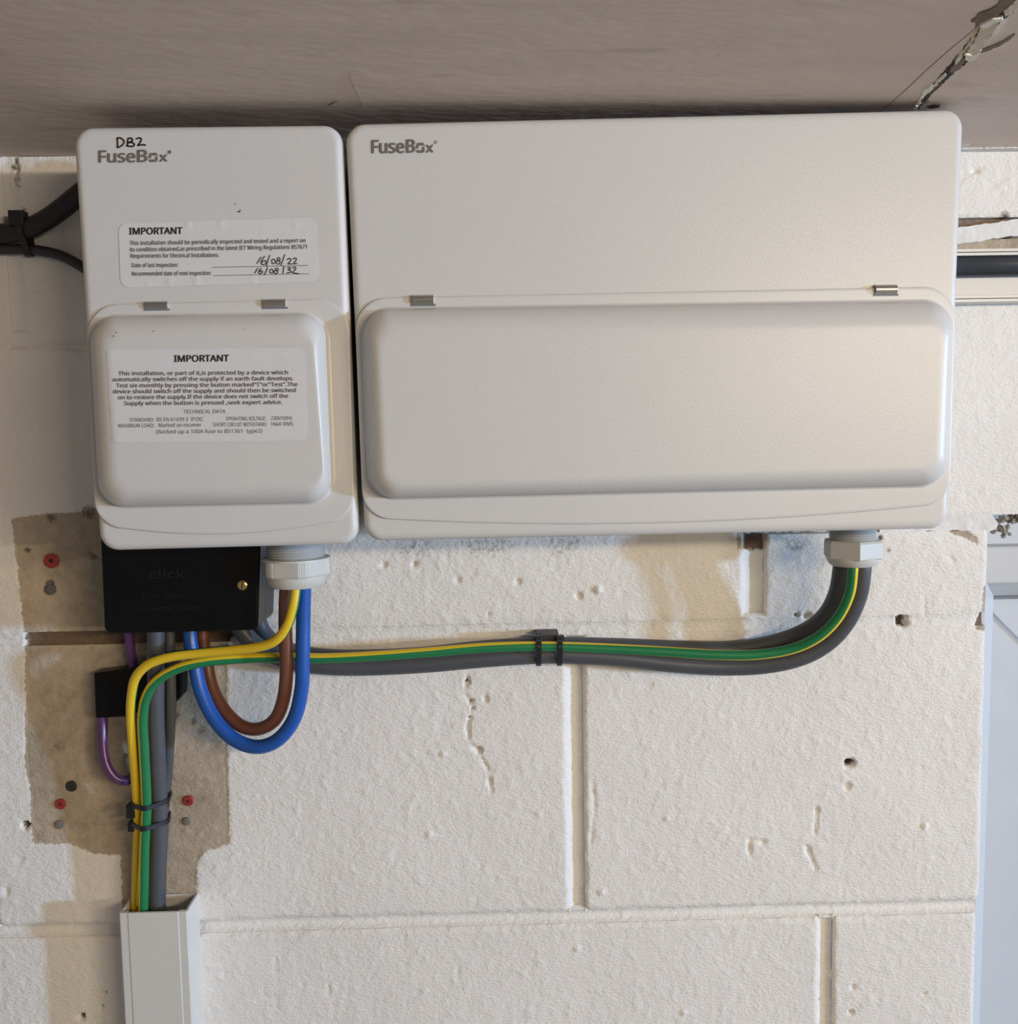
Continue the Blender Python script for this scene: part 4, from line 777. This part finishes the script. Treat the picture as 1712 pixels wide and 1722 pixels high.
lidp = [(xl_ - .0002, -TD + .0035), (xl_ - .0002, -TD + .0008), (xl_ + .0008, -TD), (xl_ + .0062, -TD), (xl_ + .0068, -TD - .0005), (xr_ - .0068, -TD - .0005), (xr_ - .0062, -TD), (xr_ - .0008, -TD), (xr_ + .0002, -TD + .0008), (xr_ + .0002, -TD + .0035), (xr_ - .0004, -TD + .0014), (xl_ + .0004, -TD + .0014)]
n = len(lidp); v = [(p[0], p[1], ztop) for p in lidp] + [(p[0], p[1], zb_) for p in lidp]; mesh_obj('lid', v, [(i, (i + 1) % n, n + (i + 1) % n, n + i) for i in range(n)] + [tuple(range(n)), tuple(range(n, 2 * n))], 'trunking', tr)
# open trunking on the right of the wide box
bx = xz(1600, 460, DF)[0] - 0.006
td = 0.0155
zA0, zA1 = at(1660, 430, td)[2], at(1660, 418, td)[2]; zB0, zB1 = at(1660, 508, td)[2], at(1660, 496, td)[2]
hx0, hx1 = bx, 0.75
t2 = empty('cable_trunking', (hx0, 0, zA0), 'white open trunking channel fixed horizontally right of the wide fuse box', 'trunking')
box('back_plate', (hx0, hx1, -0.0018, -0.0002, zB0, zA1), 'trunking', t2)
box('side_wall', (hx0, hx1, -td + .001, -0.0018, zA1 - .0018, zA1), 'trunking', t2); box('side_wall', (hx0, hx1, -td + .001, -0.0018, zB0, zB0 + .0018), 'trunking', t2)
for (za_, zb2) in ((zA0, zA1), (zB0, zB1)):
    h_ = zb2 - za_; box('lip', (hx0, hx1, -td - .0002, -td + .0012, za_ + h_ * .55, zb2), 'trunking', t2, .0003); box('lip', (hx0, hx1, -td - .0016, -td + .0012, za_, za_ + h_ * .42), 'trunking', t2, .0003)
cz = at(1660, 446, .010); cr = (at(1660, 428, .010)[2] - at(1660, 464, .010)[2]) / 2
cz2 = at(1660, 447, .0098)
C0 = []
P = [(hx0 + .001, -.0102, cz[2]), (hx0 + .15, -.0102, cz[2]), (hx0 + .3, -.0102, cz[2]), (hx1 - .01, -.0102, cz[2])]
V = []; Fc = []
for i, p in enumerate(P): V += [(p[0], p[1] + cr * math.cos(a) , p[2] + cr * math.sin(a)) for a in np.linspace(0, 2 * math.pi, 29)[:-1]]
vv, ff = loft([V[i * 28:(i + 1) * 28] for i in range(4)], True, True); tag(mesh_obj('grey_cable', vv, ff, 'navy_pvc', None, True), 'dark slate cable lying in the open trunking right of the wide fuse box', 'cable')

# ------------------------------------------------------------------ wall plugs and small things
def plug(name, label, px, py, r, material, proud, cat, hole=True, group=None, seed=0):
    rnd = random.Random(seed); c = at(px, py, 0); s = r / 2266; root = empty(name, (c[0], 0, c[2]), label, cat, group); n = 20
    wob = [1 + rnd.uniform(-.035, .035) for _ in range(n)]
    rg_ = lambda k, y: [(c[0] + s * k * wob[i] * math.cos(2 * math.pi * i / n), y, c[2] + s * k * wob[i] * math.sin(2 * math.pi * i / n)) for i in range(n)]
    rings = [rg_(1.0, 0.008), rg_(1.0, -proud + .0004), rg_(.9, -proud)]
    if hole: rings += [rg_(.30, -proud), rg_(.24, -proud + .0004)]
    else: rings += [rg_(.5, -proud - .0003)]
    sharp(mesh_obj('plug_body', *loft(rings, True, True), material, root, True))
    if hole: mesh_obj('plug_hole', *loft([rg_(.30, -proud - .00005), rg_(.22, -proud - .0001)], True, True), 'hole_dark', root)
    return root
plug('wall_plug', 'red wall plug left of the large connector block', 87, 943, 12.5, 'red_plug', 0.0012, 'wall plug', seed=1)
plug('wall_plug', 'red wall plug at lower left on the unpainted patch', 102, 1352, 9, 'red_plug', 0.0012, 'wall plug', seed=2)
plug('wall_plug', 'red wall plug just right of the hanging cables', 317, 1346, 9, 'red_plug', 0.0016, 'wall plug', seed=3)
sp_ = plug('wall_screw', 'corroded grey screw head below the upper red wall plug', 85, 991, 9, 'screw_plug', 0.0015, 'screw', False, seed=4)
c = at(85, 981, 0); mesh_obj('washer_edge', *loft([[(c[0] + .0026 * math.cos(a), .004, c[2] + .0026 * math.sin(a)) for a in np.linspace(0, 6.28, 13)[:-1]], [(c[0] + .0024 * math.cos(a), -.0012, c[2] + .0024 * math.sin(a)) for a in np.linspace(0, 6.28, 13)[:-1]]], True, True), 'screw_plug', sp_)
plug('wall_plug', 'grey filler plug below the lower left red plug', 100, 1387, 7.5, 'grey_plug', 0.0009, 'wall plug', False, seed=5)
plug('wall_plug', 'grey filler plug below the red plug right of the cables', 314, 1381, 7, 'grey_plug', 0.0009, 'wall plug', False, seed=6)
plug('wall_plug', 'black wall plug above the lower left red plug', 120, 1322, 9.5, 'dark_plug', 0.0010, 'wall plug', seed=7)
# wire across the door panel
w0, w1 = at(1665, 1027, -0.078), at(1745, 1104, -0.078); wr = 0.0006
V = []
for p in (w0, w1): V.append([(p[0] + wr * math.cos(a) * .7, p[1] + wr * math.sin(a), p[2] + wr * math.cos(a) * .7) for a in np.linspace(0, 6.283, 11)[:-1]])
wv, wf = loft(V, True, True); wroot = empty('hanging_wire', w0, 'thin grey wire running diagonally down the white door panel', 'wire'); mesh_obj('wire', wv, wf, 'wire', wroot, True)
box('wire_hook', (w0[0] - .0022, w0[0] + .0026, w0[1] - .001, w0[1] + .0025, w0[2] - .0018, w0[2] + .0014), 'wire', wroot, .0005)
